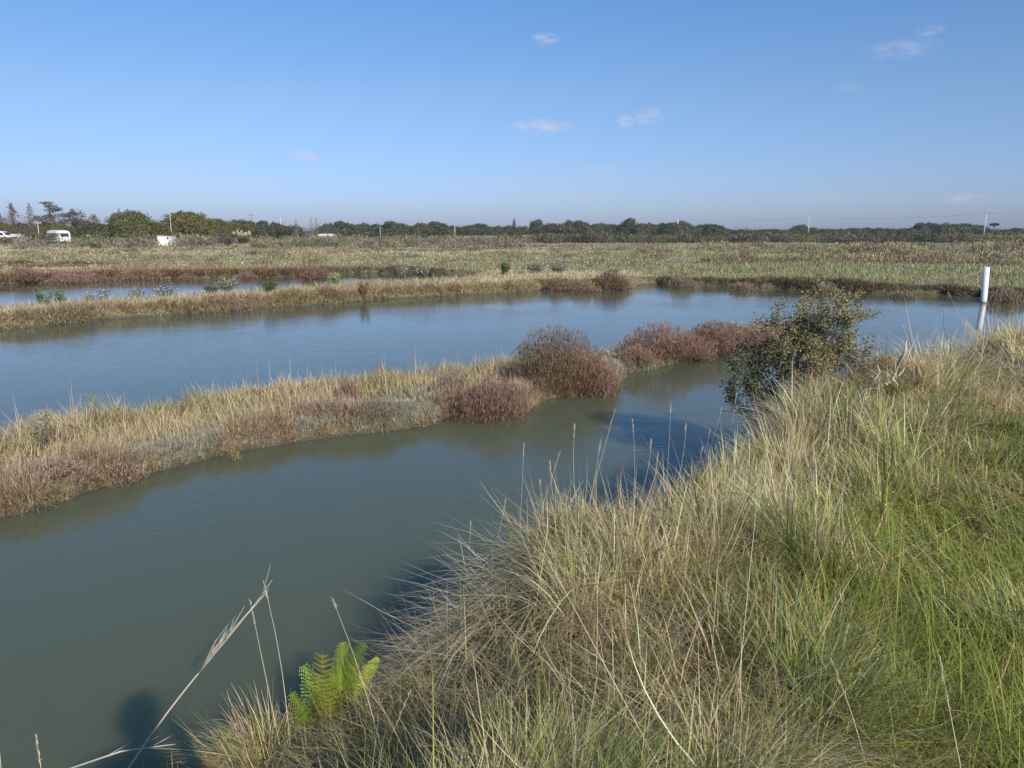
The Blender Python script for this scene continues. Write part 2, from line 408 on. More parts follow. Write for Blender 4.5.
def near_bank():
    # tussocks: fountains of long arching blades
    nt_ = 5200
    r = np.exp(rng.uniform(math.log(.65), math.log(24), nt_)); th = rng.uniform(rad(-50), rad(54), nt_)
    x, y = r * np.sin(th), r * np.cos(th); z, a, b, d = ground(x, y, True)
    k = (a > .10); x, y, z, a, r = x[k], y[k], z[k], a[k], r[k]
    fx, fy = rng.uniform(-2.6, .9, 1500), rng.uniform(1.6, 5.3, 1500); fz, fa, _, _ = ground(fx, fy, True); kf = (fa > .03) & (fa < .5) & (rng.random(1500) < .60)
    nf = int(kf.sum()); x, y, z, a = (np.concatenate([p, q[kf]]) for p, q in ((x, fx), (y, fy), (z, fz), (a, fa))); r = np.hypot(x, y)
    foot = np.zeros(len(x), bool); foot[-nf:] = True
    n1, n2, n3, edge, front, green = near_zone(x, y, a)
    wc = wc_of(y)
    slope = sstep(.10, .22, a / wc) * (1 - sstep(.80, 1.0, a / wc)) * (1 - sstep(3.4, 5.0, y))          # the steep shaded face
    crest = sstep(.75, .95, a / wc) * (1 - sstep(.55, 1.5, a - wc + (n2 - .5) * 1.2))
    fw, faz, frn = worley(x, y, .55); inside = 1 - sstep(.08, .34, fw)                      # big clumps with gaps between them
    keep = rng.random(len(x)) < np.where(foot, 1, .35 + .65 * inside)
    x, y, z, a, r, foot, n1, n2, n3, edge, front, green, wc, slope, crest, fw, faz, frn, inside = (q[keep] for q in (x, y, z, a, r, foot, n1, n2, n3, edge, front, green, wc, slope, crest, fw, faz, frn, inside))
    m_ = len(x); wind = fbm(x, y, 77, 2, .75) * 10 + .6
    ht = (.165 + .23 * crest * (.40 + .9 * frn) * sstep(1.6, 3.2, r) + .12 * front * (1 - slope)) * (.55 + .6 * inside) * rng.uniform(.75, 1.25, m_)
    ht = ht * (1 - .66 * slope); ht = np.where(foot, rng.uniform(.12, .34, m_) * np.where(x > -.75, .62, 1) + .16 * np.exp(-((x + 1.2) / .22) ** 2 - ((y - 2.95) / .3) ** 2), ht); ht = keep_open(x, y, ht)
    flop = np.clip((1 - crest * sstep(1.6, 3.2, r) - front * .5) * (1 - .4 * green), 0, 1) * (.4 + .6 * rng.random(m_))       # inland the grass is combed over and matted
    flop = np.where(foot, .3, flop)
    turf = np.exp(-((x - 1.75) / .75) ** 2 - ((y - 1.9) / .9) ** 2); ht = ht * (1 - .45 * turf); green = np.clip(green + .5 * turf, 0, 1)
    mats = sstep(.50, .58, fbm(x, y, 611, 3, .9)) * (1 - crest) * (1 - turf) * sstep(.2, .9, a - wc); flop = np.maximum(flop, mats); ht = ht * (1 - .25 * mats)
    per = 100; ti = np.repeat(np.arange(m_), per); n = len(ti)
    rad_t = (rng.uniform(.03, .10, m_) * (1 + .10 * r))[ti]
    ang = rng.uniform(0, 2 * np.pi, n); q = np.sqrt(rng.random(n)); bx, by = x[ti] + np.cos(ang) * q * rad_t, y[ti] + np.sin(ang) * q * rad_t
    bz = ground(bx, by) - .01
    taz = np.where(rng.random(m_) < .5, rng.normal(2.6, .8, m_), faz)[ti]; lean = (rng.random(m_) ** 1.5 * .6 + .15)[ti] * (1 - flop[ti])
    vx = np.cos(ang) * q * .5 + np.cos(taz) * lean * .7 + rng.normal(0, .17, n) + np.cos(wind)[ti] * flop[ti] * 1.3
    vy = np.sin(ang) * q * .5 + np.sin(taz) * lean * .7 + rng.normal(0, .17, n) + np.sin(wind)[ti] * flop[ti] * 1.3
    az = np.arctan2(vy, vx); phi0 = np.clip(np.hypot(vx, vy) * .6, .02, 1.35)
    arch = rng.gamma(1.6, .5, m_)[ti]; kap = np.abs(rng.normal(.45, .5, n)) + arch * .7 + flop[ti] * rng.uniform(.2, 1.3, n)
    kap = np.where((rng.random(n) < .15) & (flop[ti] < .5), kap * .15, kap); kap = np.minimum(kap, np.maximum(2.0 - phi0, .2))
    ln = ht[ti] * rng.uniform(.45, 1.3, n) * (1 + .35 * flop[ti])
    stiff = rng.random(n) < .02 * crest[ti] * (r[ti] > 3); ln = np.where(stiff, ln * 1.4, ln); kap = np.where(stiff, kap * .25, kap)
    tg = np.clip(green + rng.normal(0, .25, m_), 0, 1)
    isg = rng.random(n) < (tg[ti] * .92 + .03)
    straw = np.clip(rng.random(m_) * .6 + .5 * crest, 0, 1)
    cdry = mix(mix(STRAW, PALE, straw)[ti], mix(STRAW, PALE, rng.random(n)), .4 + 0 * ang)
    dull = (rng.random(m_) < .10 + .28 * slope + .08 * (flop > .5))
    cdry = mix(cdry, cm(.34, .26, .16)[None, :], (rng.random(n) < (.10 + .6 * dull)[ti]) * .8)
    cgr = mix(mix(OLIVE, GREEN, rng.random(n) * .6 + .4 * green[ti]) * np.array([.92, 1.0, .9])[None, :], cm(.20, .27, .16)[None, :], (rng.random(n) < .22) * .8)
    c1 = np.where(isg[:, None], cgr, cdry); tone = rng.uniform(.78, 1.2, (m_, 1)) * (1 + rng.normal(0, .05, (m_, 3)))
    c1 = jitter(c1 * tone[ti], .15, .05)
    c0 = mix(c1, cm(.40, .33, .14)[None, :], np.full(n, .40)); c0 = np.where(isg[:, None], c1 * .9, c0)
    c1 = np.where((isg & (rng.random(n) < .30))[:, None], mix(c1, STRAW[None, :], np.full(n, .65)), c1)
    wd = (.0022 + .00062 * r[ti]) * np.clip(rng.lognormal(0, .5, n), .4, 2.1) * np.where(isg, 1.25, .9)
    cross = rng.random(n) < .07                                       # broken and fallen blades lying across the others
    phi0 = np.where(cross, rng.uniform(.8, 1.4, n), phi0); kap = np.where(cross, rng.normal(.1, .4, n), kap); bz = bz + cross * rng.uniform(0, .5, n) * ln
    az = np.where(cross, rng.uniform(0, 6.28, n), az)
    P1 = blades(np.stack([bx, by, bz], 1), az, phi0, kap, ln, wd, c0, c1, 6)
    # undergrowth, combed in swirls
    m = 250000
    r = np.exp(rng.uniform(math.log(.6), math.log(24), m)); th = rng.uniform(rad(-50), rad(54), m)
    x, y = r * np.sin(th), r * np.cos(th); z, a, b, d = ground(x, y, True); k = a > .02; x, y, z, a, r = x[k], y[k], z[k], a[k], r[k]; m = len(x)
    n1, n2, n3, edge, front, green = near_zone(x, y, a)
    matt = sstep(.44, .54, fbm(x, y, 611, 3, .9)); n7 = fbm(x, y, 633, 3, 1.8)
    wind = fbm(x, y, 77, 2, .75) * 10 + .6
    az = np.where(rng.random(m) < .72, wind + rng.normal(0, .38, m), rng.uniform(0, 6.28, m))
    phi = np.where(rng.random(m) < .30 + .65 * matt, rng.uniform(.85, 1.5, m), np.abs(rng.normal(.4, .35, m)))
    ht = keep_open(x, y, (.13 + .12 * n2 + .06 * edge) * rng.uniform(.5, 1.4, m) * (1 + 1.0 * matt) * (.6 + .4 * sstep(0, .6, a)))
    isg = rng.random(m) < green * .9 * (1 - .35 * matt * (1 - green)) + .12
    c = np.where(isg[:, None], mix(OLIVE, GREEN, rng.random(m) * .5 + .5 * green), mix(cm(.44, .35, .21), PALE, np.clip(rng.random(m) * .7 + (n7 - .5) * 1.6, 0, 1)))
    c = jitter(c, .18, .05)
    P2 = blades(np.stack([x, y, z - .005], 1), az, phi, rng.normal(.5, .5, m), ht, (.0024 + .0006 * r) * rng.uniform(.5, 1.5, m), c * .95, c, 4)
    tag(link('grass', np_mesh('grass', *P1[:2], M_GRASS, P1[2])), 'tall straw coloured tussocks arching over the near bank', 'grass', kind='stuff')
    tag(link('grass', np_mesh('grass_short', *P2[:2], M_GRASS, P2[2])), 'short green and brown undergrowth between the near tussocks', 'grass', kind='stuff')
    # dead litter lying between the tufts
    m = 70000
    r = np.exp(rng.uniform(math.log(.8), math.log(20), m)); th = rng.uniform(rad(-48), rad(52), m)
    x, y = r * np.sin(th), r * np.cos(th); z, a, b, d = ground(x, y, True); k = a > .02; x, y, z, r = x[k], y[k], z[k], r[k]; m = len(x)
    c = jitter(mix(BROWN, STRAW, rng.random(m) * .8), .2, .06)
    c = np.where((rng.random(m) < .25)[:, None], jitter(np.tile(GREEN, (m, 1)), .2), c)
    V, Q, C = blades(np.stack([x, y, z + rng.uniform(0, .10, m)], 1), rng.uniform(0, 6.28, m), rng.uniform(1.1, 1.62, m), rng.uniform(-.4, .5, m), rng.uniform(.10, .34, m), (.0028 + .0008 * r), c, c, 3)
    tag(link('dead_grass', np_mesh('dead_grass', V, Q, M_GRASS, C)), 'matted dead grass stems lying between the tussocks', 'grass', kind='stuff')
near_bank()

# ------------------------------------------------------------------ middle dyke
def sample_region(which, n, r0, r1, t0=-50, t1=50, smin=.03):
    r = np.exp(rng.uniform(math.log(r0), math.log(r1), n)); th = rng.uniform(rad(t0), rad(t1), n)
    x, y = r * np.sin(th), r * np.cos(th); z, a, b, d = ground(x, y, True)
    s = (a, b, d)[which]; k = s > smin
    return x[k], y[k], z[k], s[k], r[k]
def fringe(lines, which, n, half, smax):
    """points growing right along a waterline"""
    X, Y = [], []
    for line in lines:
        line = np.array(line); seg = np.diff(line, axis=0); ln = np.hypot(seg[:, 0], seg[:, 1]); mid = (line[:-1] + line[1:]) / 2; wt = ln / np.maximum(np.hypot(mid[:, 0], mid[:, 1]), 4) ** 1.0
        i = rng.choice(len(ln), n, p=wt / wt.sum()); t = rng.random(n)
        X.append(line[i, 0] + seg[i, 0] * t + rng.uniform(-half, half, n)); Y.append(line[i, 1] + seg[i, 1] * t + rng.uniform(-half, half, n))
    x, y = np.concatenate(X), np.concatenate(Y); z, a, b, d = ground(x, y, True); s_ = (a, b, d)[which]; k = (s_ > -.01) & (s_ < smax)
    return x[k], y[k], z[k], s_[k], np.hypot(x[k], y[k])
def side_of(x, y):
    """distance from the near waterline of the middle dyke"""
    line = POLY_B[:2] + B_NEAR
    d = np.full(x.shape, 1e9)
    for (ax, ay), (bx, by) in zip(line[:-1], line[1:]):
        ex, ey = bx - ax, by - ay; t = np.clip(((x - ax) * ex + (y - ay) * ey) / (ex * ex + ey * ey), 0, 1)
        d = np.minimum(d, np.hypot(x - ax - ex * t, y - ay - ey * t))
    return d
def mid_dyke():
    x, y, z, s, r = sample_region(1, 330000, 5.5, 22, -50, 26, 0.0)
    x2, y2, z2, s2, r2 = fringe([POLY_B[1:2] + B_NEAR], 1, 170000, .45, .40); k = s2 < .42
    x, y, z, s, r = (np.concatenate([p, q[k]]) for p, q in ((x, x2), (y, y2), (z, z2), (s, s2), (r, r2)))
    nd = side_of(x, y); px, py = project(x, y, z); n = len(x)
    n1 = fbm(x, y, 201, 4, 1.2); n2 = fbm(x, y, 222, 3, 3.0); n5 = fbm(x, y, 290, 3, 2.0); n6 = fbm(x, y, 295, 2, 7.0)
    low = np.clip((1 - sstep(.30, 1.45, nd + (n1 - .5) * 1.6)) + sstep(500, 570, px), 0, 1)      # the salt shrubs by the water, all of the far end
    isl = rng.random(n) < low
    silver = isl & (n2 + .16 * np.exp(-((px - 175) / 60) ** 2) + .13 * np.exp(-((px - 395) / 40) ** 2) > .62) & (nd < .9)
    ht = np.where(isl, .07 + .26 * sstep(.30, .75, n5), .09 + .22 * n1 + .14 * sstep(.4, .7, n5)) * rng.uniform(.4, 1.2, n)
    ht = np.where(silver, .07 + .10 * n6, ht) * np.where(n6 < .42, .6, 1)
    az = rng.uniform(0, 6.28, n); phi = np.where(isl, rng.uniform(.1, 1.2, n), np.abs(rng.normal(.35, .42, n))); kap = np.abs(rng.normal(.6, .6, n))
    dry = mix(cm(.58, .46, .27), cm(.74, .61, .41), np.clip(.6 * rng.random(n) + .5 * (n5 - .3), 0, 1)); gr = mix(cm(.36, .34, .14), cm(.24, .28, .09), rng.random(n))
    gmix = rng.random(n) < sstep(.46, .62, fbm(x, y, 251, 3, .8)) * .38 + .08
    ct = np.where(gmix[:, None], gr, dry)
    pk = mix(cm(.46, .33, .24), cm(.62, .52, .37), rng.random(n)); pk = mix(pk, cm(.34, .17, .13), np.clip(sstep(.46, .62, fbm(x, y, 260, 3, 1.5) + .2 * sstep(580, 640, px)) * .8 * rng.random(n), 0, 1))
    pk = np.where((rng.random(n) < .16)[:, None], cm(.30, .27, .14), pk)
    cl = np.where(silver[:, None], cm(.46, .44, .34), pk); c1 = jitter(np.where(isl[:, None], cl, ct), .13, .04)
    c0 = mix(c1, BROWN[None, :], np.full(n, .3))
    w = (.00095 * r) * rng.uniform(.5, 1.2, n) * np.where(isl, 1.3, 1)
    V, Q, C = blades(np.stack([x, y, z - .01], 1), az, phi, kap, ht, w, c0, c1, 4)
    tag(link('marsh_grass', np_mesh('marsh_grass', V, Q, M_GRASS, C)), 'beige grass and pinkish salt plants covering the middle dyke', 'grass', kind='stuff')
    # fine seed stems standing above the rest
    k = rng.random(n) < .0022; k &= ~isl & (px < 500); m = int(k.sum()); c = np.tile(cm(.62, .55, .42), (m, 1))
    V, Q, C = blades(np.stack([x[k], y[k], z[k]], 1), az[k], np.abs(rng.normal(0, .12, m)), rng.normal(.1, .15, m), rng.uniform(.35, .62, m), np.full(m, .008), c, c, 4)
    tag(link('reed', np_mesh('reed', V, Q, M_GRASS, C)), 'sparse tall seed stems above the middle dyke grass', 'grass', kind='stuff')
mid_dyke()

# ------------------------------------------------------------------ far dyke and marsh beyond
def far_marsh():
    x, y, z, s, r = sample_region(2, 560000, 15, 230, -44, 44, 0.0)
    x2, y2, z2, s2, r2 = fringe([C_NEAR, D_NEAR, E_UP, POLY_F], 2, 90000, .8, .65); k = s2 < .8
    x, y, z, s, r = (np.concatenate([p, q[k]]) for p, q in ((x, x2), (y, y2), (z, z2), (s, s2), (r, r2)))
    px, py = project(x, y, z); n = len(x)
    n1 = fbm(x, y, 301, 4, .22); n2 = fbm(x, y, 322, 4, .7); n3 = fbm(x * .35, y, 345, 4, .10); n4 = fbm(x, y, 366, 3, 1.6); n8 = fbm(x * .3, y, 388, 3, .16)
    dyke = (y < 43) & (px < 640)
    edge = 1 - sstep(.25, 1.1, s + (n2 - .5) * 1.2)
    red = (n1 > .52) & (px < 330) & (y > 30) & (y < 62) & (s < 5)
    ht = .14 + .24 * sstep(.40, .7, n1) + .14 * (n4 - .5); ht = np.where(dyke, .20 + .16 * n4, ht)
    ht = ht * (1 - .15 * edge) + .12 * edge * sstep(.4, .7, n4); ht = np.where(red, .34, ht); ht *= rng.uniform(.4, 1.15, n)
    phi = np.abs(rng.normal(.35, .55, n)) + edge * rng.uniform(0, .7, n)
    gsel = rng.random(n) < np.clip(sstep(.48, .56, n1 * .2 + n3 * .8 + .10 * np.exp(-((px - 540) / 130) ** 2) * (y > 45) + .20 * sstep(630, 720, px) * (1 - sstep(43, 49, y))), 0, 1) * np.where(px > 620, .68, .50) + .04
    dry = mix(cm(.56, .46, .28), cm(.74, .63, .43), np.clip(rng.random(n) * .25 + 2.2 * (n8 - .38), 0, 1)); dry = mix(dry, cm(.40, .30, .20)[None, :], sstep(.46, .60, n4 * .3 + n1 * .7) * .55)
    gr = mix(cm(.36, .36, .17), cm(.24, .31, .11), rng.random(n))
    c = np.where(gsel[:, None] & ~dyke[:, None], gr, dry); c = np.where((dyke & (rng.random(n) < .18))[:, None], OLIVE, c)
    pk = mix(cm(.36, .27, .19), cm(.22, .17, .11), rng.random(n)); pk = np.where((dyke | ((px < 480) & (n2 < .52)))[:, None], pk * .45 + .55 * cm(.50, .39, .28), pk); c = np.where((rng.random(n) < np.clip(edge * np.where(dyke, .38, np.where(px < 480, .55, .85)) * (.5 + n2), 0, 1))[:, None], pk, c)
    c = np.where((red & (rng.random(n) < .7))[:, None], mix(cm(.36, .22, .16), BROWN, rng.random(n)), c)
    c = jitter(c, .07, .02)
    w = (.0011 * r) * rng.uniform(.5, 1.3, n)
    V, Q, C = blades(np.stack([x, y, z - .02], 1), rng.uniform(0, 6.28, n), phi, np.abs(rng.normal(.4, .45, n)), ht, w, c * .92, c, 3)
    tag(link('marsh_grass', np_mesh('marsh_grass_far', V, Q, M_GRASS, C)), 'pale dry grass and reeds over the far dyke and salt marsh', 'grass', kind='stuff')
far_marsh()

# ------------------------------------------------------------------ lumps of scrub (leafy quads on domes)
def lump_parts(cx, cy, cz, rx, h, m, size, c, low=0.0):
    n = len(cx); i = np.repeat(np.arange(n), m)
    u = rng.normal(size=(len(i), 3)); u[:, 2] = np.abs(u[:, 2]) + low; u /= np.linalg.norm(u, axis=1, keepdims=True)
    lob = 1 + .16 * np.sin(u[:, 0] * 5 + i * 1.7) * np.cos(u[:, 1] * 4 + i) + rng.normal(0, .05, len(i))
    rr = (1 - .38 * rng.random(len(i)) ** 2.0) * lob
    p = np.stack([cx[i] + u[:, 0] * rx[i] * rr, cy[i] + u[:, 1] * rx[i] * rr, cz[i] + u[:, 2] * h[i] * rr], 1)
    return leaves(p, size[i] * rng.uniform(.6, 1.3, len(i)), jitter(c[i], .16, .05), .25, u)
def lump_twigs(cx, cy, cz, rx, h, m, d, c):
    n = len(cx); i = np.repeat(np.arange(n), m)
    u = rng.normal(size=(len(i), 3)); u[:, 2] = np.abs(u[:, 2]); u /= np.linalg.norm(u, axis=1, keepdims=True)
    rr = (1 - .5 * rng.random(len(i)) ** 1.6) * (1 + .22 * np.sin(u[:, 0] * 5 + i * 1.7) * np.cos(u[:, 1] * 4 + i))
    p = np.stack([cx[i] + u[:, 0] * rx[i] * rr, cy[i] + u[:, 1] * rx[i] * rr, cz[i] + u[:, 2] * h[i] * rr * .85], 1); cc = jitter(c[i], .12, .03)
    return blades(p, rng.uniform(0, 6.28, len(i)), np.abs(rng.normal(.6, .5, len(i))), rng.normal(0, .4, len(i)), h[i] * rng.uniform(.10, .28, len(i)), np.maximum(.0013 * d[i], .03) * rng.uniform(.6, 1.3, len(i)), cc * .9, cc, 2)
def scrub_band(name, label, n, pxr, dr, hr, cols, m=60, rw=1.1, gap=None, twigs=False):
    d = rng.uniform(dr[0], dr[1], n); px = rng.uniform(pxr[0], pxr[1], n); x = (px - 512) / F * d; y = d
    if gap is not None: k = gap(px, d); x, y, px, d = x[k], y[k], px[k], d[k]
    z = ground(x, y) - .1
    h = rng.uniform(hr[0], hr[1], len(x)) * (.65 + .7 * fbm(x, y, 9, 3, .05))
    c = mix(cols[0], cols[1], rng.random(len(x))); c = np.where((rng.random(len(x)) < .25)[:, None], cols[2], c)
    c = c * rng.uniform(.6, 1.25, (len(x), 1)); V, Q, C = lump_twigs(x, y, z, h * rw * rng.uniform(.8, 1.6, len(x)), h, m, d, c) if twigs else lump_parts(x, y, z, h * rw * rng.uniform(.8, 1.5, len(x)), h, m, np.maximum(.0017 * d, .07), c)
    tag(link(name, np_mesh(name, V, Q, M_LEAF, C)), label, 'scrub', kind='stuff')
DK, DK2, BR = cm(.075, .088, .042), cm(.11, .12, .055), cm(.17, .13, .09)
scrub_band('scrub', 'dark brown and olive scrub in a long band beyond the marsh', 420, (500, 1110), (146, 190), (1.2, 2.5), (BR * 1.2, DK2 * 1.2, DK * 1.1), 260, twigs=True)
scrub_band('scrub', 'grey brown scrub and brambles between the sheds and the marsh', 620, (-90, 520), (98, 172), (.6, 1.9), (cm(.34, .27, .19), cm(.28, .25, .15), DK2 * 1.4), 200, twigs=True,
           gap=lambda px, d: ~((px > 50) & (px < 82) & (d < 152)) & ~((px > 154) & (px < 181) & (d < 132)) & ~((px < 30) & (d < 152)) & ~((px > 226) & (px < 260) & (d < 142)))
scrub_band('scrub', 'tangled brown dry shrubs covering the right of the marsh', 620, (640, 1120), (51, 108), (.5, 1.15), (cm(.44, .36, .22), cm(.30, .24, .14), cm(.34, .33, .17)), 380, 1.2, twigs=True,
           gap=lambda px, d: fbm(px * .012, d * .06, 5, 3, 1.0) + .18 * sstep(640, 860, px) > .50)
scrub_band('scrub', 'scattered dull brown low shrubs in the pale marsh', 300, (-60, 660), (48, 118), (.3, .7), (cm(.36, .27, .19), cm(.28, .23, .13), cm(.2, .2, .09)), 200, 1.6, twigs=True)
scrub_band('scrub', 'brownish low scrub at the edge of the far fields', 300, (330, 1110), (200, 270), (1.2, 2.4), (DK2, BR, DK), 60)
scrub_band('woodland', 'dark far-off wood reading as one band behind the trees', 520, (-60, 1110), (400, 460), (3.2, 5.2), (DK, DK2, DK * .9), 130, .9)
scrub_band('woodland', 'dense green thicket behind the sheds and oaks', 190, (-90, 340), (225, 270), (3.0, 5.0), (DK2, cm(.10, .13, .05), BR), 140, .9)

# ------------------------------------------------------------------ trees
def crown_mesh(name, lobes, m, size, cols, shell=.45):
    parts = []
    for (cx, cy, cz, rx, ry, rz) in lobes:
        k = int(m * rx * ry)
        u = rng.normal(size=(k, 3)); u /= np.linalg.norm(u, axis=1, keepdims=True)
        rr = (1 - shell * rng.random(k) ** 1.6) * (1 + .24 * np.sin(u[:, 0] * 7 + cx * 3) * np.cos(u[:, 2] * 6 + cy) + rng.normal(0, .09, k))
        p = np.stack([cx + u[:, 0] * rx * rr, cy + u[:, 1] * ry * rr, cz + u[:, 2] * rz * rr], 1)
        tone = cols[0] * .7 + (cols[1] - cols[0] * .7) * random.random()
        c = mix(np.tile(tone, (k, 1)), cols[1][None, :], rng.random(k) * .6); c = np.where((rng.random(k) < .10)[:, None], cols[2], c)
        parts.append(leaves(p, size * rng.uniform(.6, 1.3, k), jitter(c, .14, .05), .1, u))
    return np_mesh(name, *join(parts)[:2], M_LEAF, join_c(parts))
def join_c(parts): return np.concatenate([p[2] for p in parts])
def round_lobes(h, w, n, bottom=.18):
    L_ = []
    for i in range(n):
        a = i * 2.4 + random.random(); q = math.sqrt(random.random()); t = random.random()
        zz = h * (bottom + (.92 - bottom) * (1 - .75 * q * q) * (.25 + .75 * t)); r = w * random.uniform(.22, .34)
        r = min(r, max(h - zz, .18 * h) * 1.0)
        L_.append((math.cos(a) * q * w * .36, math.sin(a) * q * w * .36, min(zz, h - r * .8), r, r, r * .8))
    return L_
def trunk_parts(h, w, r0, lean=0):
    pr = [tube([(0, 0, -.2), (lean * .3, 0, h * .2), (lean * .7, .05 * w, h * .45), (lean, 0, h * .75)], [r0, r0 * .8, r0 * .55, r0 * .2], 8, (.16, .13, .10))]
    for i in range(5):
        a = i * 1.3 + random.random(); z0 = h * random.uniform(.15, .5)
        pr.append(tube([(lean * .5, 0, z0), (lean * .6 + math.cos(a) * w * .16, math.sin(a) * w * .16, z0 + h * .12), (lean * .6 + math.cos(a) * w * .33, math.sin(a) * w * .33, z0 + h * .28)], [r0 * .45, r0 * .3, r0 * .1], 6, (.16, .13, .10)))
    return join(pr)
TREE = {}
def proto(kind, crown_fn, trunk):
    TREE[kind] = (crown_fn, np_mesh('trunk', trunk[0], trunk[1], M_TWIG, trunk[2]))
A1, A2, A3 = cm(.10, .115, .045), cm(.15, .155, .06), cm(.20, .13, .05)
def oak(seed, h=6, w=7, c=(A1, A2, A3), n=16, m=330, size=.36):
    random.seed(seed); return crown_mesh('crown', round_lobes(h, w, n), m, size, c)
proto('oak_a', oak(1, 6, 9, (cm(.10, .12, .04), cm(.15, .16, .05), cm(.22, .13, .05)), 22), trunk_parts(6, 7, .35))
proto('oak_b', oak(2, 6, 10, (cm(.12, .125, .035), cm(.20, .18, .05), cm(.24, .15, .05)), 24), trunk_parts(6, 7, .35))
for i, kk in enumerate(['far_a', 'far_b', 'far_c', 'far_d']):
    random.seed(30 + i); proto(kk, oak(40 + i, 6, [8, 9, 7, 10][i], (cm(.075, .088, .036), cm(.12, .13, .05), cm(.16, .12, .05)), 14, 170, .55), trunk_parts(6, 7, .35))
def conifer(h, w, cols, tiers=13, dens=120, size=.3, sparse=1.0):
    pr = []
    for i in range(tiers):
        f = i / (tiers - 1); z = h * (.15 + .83 * f); R = w * .5 * (1 - f) ** .8 + .15
        for k in range(6):
            if random.random() > sparse: continue
            a = k * 1.05 + i * .6 + random.random() * .5; L_ = R * random.uniform(.6, 1.1); c = max(6, int(dens * L_ / w))
            s = rng.random(c) ** .7
            p = np.stack([math.cos(a) * L_ * s, math.sin(a) * L_ * s, z - .22 * L_ * s], 1) + rng.normal(0, .13, (c, 3)) * np.array([1, 1, .7])
            cc = mix(np.tile(cols[0], (c, 1)), cols[1][None, :], rng.random(c)); pr.append(leaves(p, size * rng.uniform(.6, 1.2, c), jitter(cc, .2), .2))
    return np_mesh('crown', *join(pr)[:2], M_LEAF, join_c(pr))
random.seed(5)
def rag_conifer(h, w, cols, n=26, dens=46):
    pr = []
    for i in range(n):
        f = i / (n - 1); z = h * (.22 + .76 * f); R_ = w * .5 * (1 - f) ** .7 * random.uniform(.2, .9); a = random.uniform(0, 6.28)
        k = int(dens * (1.2 - .6 * f)); p = np.array([math.cos(a) * R_, math.sin(a) * R_, z]) + rng.normal(0, 1, (k, 3)) * np.array([.15 * w * (1.1 - f) + .1, .15 * w * (1.1 - f) + .1, .3])
        cc = mix(np.tile(cols[0], (k, 1)), cols[1][None, :], rng.random(k)); pr.append(leaves(p, .3 * rng.uniform(.5, 1.2, k), jitter(cc, .2), .2))
    return np_mesh('crown', *join(pr)[:2], M_LEAF, join_c(pr))
proto('conifer_rust', rag_conifer(9, 4.6, (cm(.16, .115, .07), cm(.27, .17, .12)), 34, 52), trunk_parts(9, 1.5, .2))
proto('conifer_thin', rag_conifer(9, 3.6, (cm(.13, .115, .07), cm(.22, .18, .13)), 24, 36), trunk_parts(9, 1.5, .16))
def ragged():
    pr = []
    for (cx, cz, rx, rz) in [(-4.2, 8.6, 1.5, .35), (-3.0, 7.9, 1.5, .5), (-2.6, 7.0, 1.8, .5), (-1.2, 7.2, 1.2, .5), (-4.8, 5.2, 1.6, .6), (-3.2, 5.6, 1.5, .5), (-.6, 5.9, 1.6, .6), (1.2, 6.2, 1.3, .6), (0.4, 4.6, 1.8, .7), (2.4, 4.6, 1.6, .6), (3.8, 4.2, 1.5, .6), (-1.6, 4.0, 2.0, .8), (2.8, 3.0, 2.2, .8), (-3.4, 3.2, 1.5, .8), (5, 3.2, 1.3, .6)]:
        k = int(230 * rx * .7); u = rng.normal(size=(k, 3)); u /= np.linalg.norm(u, axis=1, keepdims=True); q = rng.random(k)[:, None] ** .4
        p = np.array([cx, random.uniform(-1, 1), cz]) + u * q * np.array([rx, rx * .8, rz]); cc = mix(np.tile(cm(.10, .10, .06), (k, 1)), cm(.20, .155, .12)[None, :], rng.random(k))
        pr.append(leaves(p, .3 * rng.uniform(.6, 1.2, k), jitter(cc, .2), .2))
    return np_mesh('crown', *join(pr)[:2], M_LEAF, join_c(pr))
tp = join([tube([(1, 0, -.2), (.6, 0, 2.5), (-1.5, 0, 5.4), (-3.8, 0, 8.4)], [.3, .26, .17, .06], 8, (.19, .15, .12)), tube([(.6, 0, 2.4), (1.4, .2, 4.4), (1.3, 0, 6.2)], [.2, .14, .05], 6, (.19, .15, .12)),
           tube([(.5, 0, 2.6), (-2, -.3, 3.6), (-4.6, 0, 5.1)], [.16, .12, .05], 6, (.19, .15, .12)), tube([(.8, 0, 2.2), (2.6, .2, 3.4), (4.6, 0, 4.0)], [.16, .11, .05], 6, (.19, .15, .12))])
proto('ragged', ragged(), tp)
def column_crown(h, w, cols, k=700, size=.22):
    s = rng.random(k); a = rng.uniform(0, 6.28, k); R = w * .5 * np.sin(np.pi * np.clip(s * .92 + .06, 0, 1)) ** .6 * np.sqrt(rng.random(k))
    p = np.stack([np.cos(a) * R, np.sin(a) * R, h * (.1 + .9 * s)], 1); c = mix(np.tile(cols[0], (k, 1)), cols[1][None, :], rng.random(k))
    V, Q, C = leaves(p, size * rng.uniform(.6, 1.2, k), jitter(c, .18), .2); return np_mesh('crown', V, Q, M_LEAF, C)
proto('poplar', column_crown(8, 1.9, (cm(.30, .27, .16), cm(.40, .36, .22))), trunk_parts(8, .8, .14))
random.seed(9)
umb_l = [(math.cos(a) * q, math.sin(a) * q, 7.0 - .12 * q * q, 1.1, 1.1, .5) for a, q in [(i * 1.1, [0, 1.2, 1.9][i % 3]) for i in range(11)]]
proto('umbrella', crown_mesh('crown', umb_l, 190, .42, (cm(.05, .07, .035), cm(.08, .10, .05), cm(.08, .1, .05))),
      join([tube([(0, 0, -.2), (.15, 0, 3), (0, .1, 6.2)], [.28, .2, .14], 8, (.17, .13, .1))] + [tube([(0, .1, 5.4), (math.cos(a) * 1.2, math.sin(a) * 1.2, 6.6)], [.1, .04], 6, (.17, .13, .1)) for a in (0, 1.3, 2.6, 3.9, 5.2)]))
